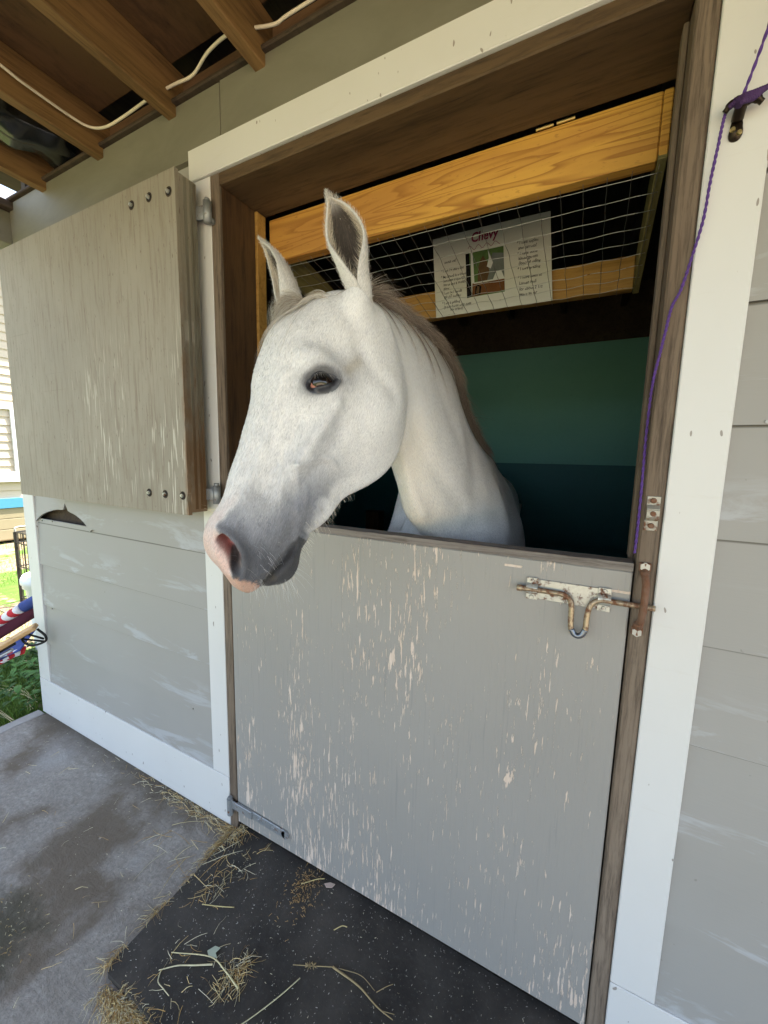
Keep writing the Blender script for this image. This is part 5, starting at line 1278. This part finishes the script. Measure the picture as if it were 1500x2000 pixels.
for y0 in (1.05, 4.2):
    b = MB(); z0, z1, y1 = .98, 2.12, y0+1.02
    b.box((hx, y0, z0), (hx+.05, y0+.10, z1)); b.box((hx, y1-.10, z0), (hx+.05, y1, z1)); b.box((hx, y0+.1005, z1-.1), (hx+.05, y1-.1005, z1)); b.box((hx, y0+.1005, z0), (hx+.05, y1-.1005, z0+.09)); b.box((hx, y0+.42, z0+.0905), (hx+.042, y0+.50, z1-.1005)); b.box((hx, y0-.04, z0-.06), (hx+.09, y1+.04, z0-.001))
    w_ = b.build('window', M['hwhite'], HS); b = MB(); b.box((hx+.022, y0+.1005, z0+.0905), (hx+.028, y1-.1005, z1-.1005), bev=0); b.build('pane', m_plain('window_glass', (.10, .12, .14), .08, spec=.8), w_)
# ================================================================ WIRE CRATE, PAIL, LAWN CHAIR
b = MB(); cx, cy = -4.62, .70
def bar(a, c_, r=.005, m=0): b.tube([a, c_], r, 6, m)
X0, X1, Y0, Y1, Z0, Z1 = cx, cx+.42, cy, cy+.62, .0, .66
for x in (X0, X1):
    for y in (Y0, Y1): b.tube([(x, y, 0), (x, y, Z1)], .015 if x == X0 and y == Y0 else .008, 8)
for z in (.04, .34, .56, Z1):
    for a, c_ in (((X0, Y0, z), (X1, Y0, z)), ((X1, Y0, z), (X1, Y1, z)), ((X1, Y1, z), (X0, Y1, z)), ((X0, Y1, z), (X0, Y0, z))): bar(a, c_, .006)
for k in range(1, 12):
    y = Y0+(Y1-Y0)*k/12; bar((X1, y, 0), (X1, y, Z1), .003); bar((X0, y, 0), (X0, y, Z1), .003)
for k in range(1, 8):
    x = X0+(X1-X0)*k/8; bar((x, Y0, 0), (x, Y0, Z1), .003); bar((x, Y1, 0), (x, Y1, Z1), .003); bar((x, Y0, Z1), (x, Y1, Z1), .003)
cr_ = b.build('wire_crate', m_plain('black_wire', (.022, .018, .015), .5)); tag(cr_, 'black wire pet crate standing on the grass beyond the stable corner', 'crate')
b = MB(); b.tube(catmull([(cx, cy+.0, .665), (cx, cy+.01, .70), (cx, cy+.11, .70), (cx, cy+.13, .665)], 4), .008, 6); b.build('crate_handle', m_plain('grey_handle', (.4, .38, .33), .5), cr_)
b = MB(); px_, py_ = -3.35, .405; n_ = 36; prof = [(.10, .0), (.115, .30), (.125, .47), (.140, .475), (.142, .50), (.150, .505), (.150, .535), (.135, .56), (.0, .565)]; V = []; F = []
for r, z in prof:
    for k in range(n_): t = 2*math.pi*k/n_; V.append((px_+max(r, .001)*math.cos(t), py_+max(r, .001)*math.sin(t), z*1.03-.03))
for i in range(len(prof)-1):
    for k in range(n_): F.append((i*n_+k, i*n_+(k+1) % n_, (i+1)*n_+(k+1) % n_, (i+1)*n_+k))
b.add(V, F); bk = b.build('plastic_bucket', m_plain('white_plastic', (.72, .74, .78), .35), None, True); tag(bk, 'white plastic bucket with a lid just behind the stable corner trim', 'bucket')
CH = empty('lawn_chair', (-2.72, -.02, 0)); tag(CH, 'folding lawn chair in stars and stripes fabric with a wooden armrest', 'chair')
M['slat'] = m_wood('varnished_arm', (.50, .30, .13), (.60, .38, .18), (.32, .17, .07), (4, 30, 30), .4, .5); M['blk'] = m_plain('black_frame', (.014, .014, .015), .35, .4); M['alu'] = m_plain('tube_metal', (.45, .46, .48), .35, .8)
n = NT('flag_fabric'); xs = sep(n, n.coord()); k = n.math('FRACT', n.math('MULTIPLY', n.math('ADD', xs[0], n.math('MULTIPLY', xs[2], .8)), 15.0)); cc = n.ramp(k, [(.0, (.50, .02, .03)), (.48, (.50, .02, .03)), (.5, (.78, .76, .75)), (1.0, (.78, .76, .75))], 'CONSTANT'); M['stripe'] = n.out(cc, .8)
M['navy'] = m_plain('navy_fabric', (.035, .06, .22), .75); M['maroon'] = m_plain('maroon_fabric', (.13, .03, .055), .75)
def plank(name, p, q, w, t, mat_, up): bb = MB(); bb.obox(p, q, w, t, up=up, bev=.004); return bb.build(name, mat_, CH)
plank('armrest', (-2.350, -.062, .545), (-2.560, -.245, .375), .042, .022, M['slat'], (0, -.35, 1))
b = MB(); b.tube(catmull([(-2.36, -.055, .525), (-2.335, -.035, .487), (-2.345, -.035, .455), (-2.40, -.07, .435), (-2.42, -.095, .475), (-2.38, -.07, .515)], 5), .0055, 8); b.tube([(-2.42, -.095, .475), (-2.345, -.035, .455)], .005, 8); b.tube([(-2.39, -.08, .50), (-2.345, -.038, .470)], .005, 8); b.tube([(-2.43, -.12, .46), (-2.53, -.20, .385)], .007, 8); b.build('arm_bracket', M['blk'], CH, True)
b = MB(); b.tube([(-2.44, -.13, .430), (-2.62, -.26, .300)], .009, 8); b.tube([(-2.60, .10, .62), (-2.84, -.10, .42)], .012, 10); b.build('frame_tube', M['alu'], CH, True)
b = MB(); b.tube([(-2.62, .055, .47), (-2.60, .05, -.04)], .011, 10); b.build('leg', M['blk'], CH, True)
b = MB(); b.tube([(-2.95, -.12, .42), (-2.93, -.05, -.04)], .011, 10); b.build('leg', M['blk'], CH, True)
def cloth(name, a, b_, c_, d, mat_, sag=.02, th=.004):
    a, b_, c_, d = map(Vector, (a, b_, c_, d)); n_ = 14; V = []; F = []
    nrm = (b_-a).cross(d-a).normalized()
    for l in (0, 1):
        for i in range(n_+1):
            for j in range(n_+1):
                s, t = i/n_, j/n_; p = (a*(1-s)+b_*s)*(1-t)+(d*(1-s)+c_*s)*t; V.append(p+Vector((0, 0, -sag*math.sin(math.pi*s)*math.sin(math.pi*t)))+nrm*th*l)
    K = (n_+1)**2
    for i in range(n_):
        for j in range(n_): q = i*(n_+1)+j; F += [(q, q+1, q+n_+2, q+n_+1), (q+K+n_+1, q+K+n_+2, q+K+1, q+K)]
    for i in range(n_): 
        for q, r in ((i, i+1), (n_*(n_+1)+i, n_*(n_+1)+i+1), (i*(n_+1), (i+1)*(n_+1)), (i*(n_+1)+n_, (i+1)*(n_+1)+n_)): F.append((q, r, r+K, q+K))
    bb = MB(); bb.add(V, F); return bb.build(name, mat_, CH, True)
cloth('seat_back', (-2.62, .085, .60), (-2.86, -.115, .40), (-2.93, -.07, .30), (-2.68, .11, .50), M['maroon'], .03)
b = MB(); b.tube(catmull([(-2.60, .105, .625), (-2.66, .055, .575), (-2.70, .02, .545)], 4), .030, 12); b.build('rolled_edge', M['navy'], CH, True)
b = MB(); b.tube(catmull([(-2.705, .015, .540), (-2.78, -.05, .475), (-2.88, -.13, .385)], 4), .026, 12); b.build('striped_roll', M['stripe'], CH, True)
cloth('seat', (-2.62, .04, .43), (-2.88, -.15, .30), (-2.82, -.24, .24), (-2.56, -.06, .36), M['navy'], .05)
cloth('seat_edge', (-2.58, -.02, .37), (-2.82, -.22, .25), (-2.82, -.235, .225), (-2.57, -.04, .335), M['stripe'], .03)
# ================================================================ VEGETATION
GN = NT('grass_blades'); a = GN.node('ShaderNodeVertexColor', layer_name='coat'); GN.out(a.outputs[0], .6, spec=.3); GN.b.inputs['Transmission Weight'].default_value = 0
gb = Hair()
for k in range(15000):
    d = RNG.random(); x = -2.62-5.2*d**1.6; y = RNG.uniform(-1.0, 1.0)+(-x-2.6)*.36; 
    cl = noise.noise(Vector((x*1.1, y*1.1, 2)));
    if cl < -.05 and x < -3.3: continue
    L_ = RNG.uniform(.02, .06)+(.05*RNG.random() if x > -3.6 else 0); a = RNG.uniform(0, 6.3); tl = RNG.uniform(.2, .9); p0 = Vector((x, y, -.035)); 
    pts = [p0+Vector((math.cos(a)*tl, math.sin(a)*tl, 0))*L_*s*s+Vector((0, 0, L_*s)) for s in (0, .5, 1)]
    gb.strand(pts, RNG.uniform(.002, .005), np.array([.11, .20, .035])*RNG.uniform(.5, 1.5)+np.array([.05, .04, 0])*RNG.random(), .2)
go = mesh_obj('grass', gb.V, gb.F, GN.mat); set_colour(go.data, np.array(gb.C)); tag(go, 'patchy grass on the ground left of the stable', 'grass', kind='stuff')
wb = Hair()
for k in range(210):      # broad-leaved weeds crowding the slab edge
    x = RNG.uniform(-3.5, -2.60); y = RNG.uniform(-.55, .6); h = RNG.uniform(.03, .14); n_ = int(RNG.integers(4, 8)); c0 = np.array([.055, .14, .028])*RNG.uniform(.6, 1.5)
    for j in range(n_):
        a = RNG.uniform(0, 6.3); L_ = RNG.uniform(.03, .075); w = L_*RNG.uniform(.3, .5); r0 = Vector((x, y, -.03+h*RNG.uniform(.3, 1))); d = Vector((math.cos(a), math.sin(a), RNG.uniform(-.1, .6))); s_ = Vector((-math.sin(a), math.cos(a), 0)); bidx = len(wb.V)
        prof = [(0, .05), (.25, .8), (.55, 1.0), (.8, .6), (1.0, .02)]
        for t, ww in prof:
            p = r0+d*L_*t+Vector((0, 0, -.35*L_*t*t)); wb.V += [p-s_*w*ww/2+Vector((0, 0, .004*ww)), p, p+s_*w*ww/2+Vector((0, 0, .004*ww))]; wb.C += [c0*.95, c0*.75, c0*1.1]
        for i in range(4): q = bidx+3*i; wb.F += [(q, q+1, q+4, q+3), (q+1, q+2, q+5, q+4)]
    wb.strand([(x, y, -.04), (x+.01, y, h-.03)], .003, c0*.8)
wo = mesh_obj('weeds', wb.V, wb.F, GN.mat); set_colour(wo.data, np.array(wb.C)); tag(wo, 'broad leaved green weeds along the edge of the concrete slab', 'weeds', kind='stuff')
hb = Hair(); HH = [(-2.62, -.02, -.02, 2.9, .30), (-2.60, -.12, -.005, 3.3, .28), (-2.65, -.20, 0, 3.0, .25), (-2.70, .02, 0, 3.4, .3)]
for x, y, z, a, L_ in HH:
    for k in range(4): a2 = a+RNG.normal()*.15; hb.strand([(x+RNG.normal()*.03+math.cos(a2)*L_*s, y+RNG.normal()*.004+math.sin(a2)*L_*s, z+.03*math.sin(3*s)+.01) for s in np.linspace(0, 1, 6)], .003, np.array([.50, .42, .24]), .5)
o = mesh_obj('dry_grass_stems', hb.V, hb.F, HAY.mat); set_colour(o.data, np.array(hb.C)); tag(o, 'long dry grass stems lying in the weeds', 'dry grass', kind='stuff')
HSIZE = .0040; NFUR = 90000
build_horse()
bpy.context.view_layer.update()
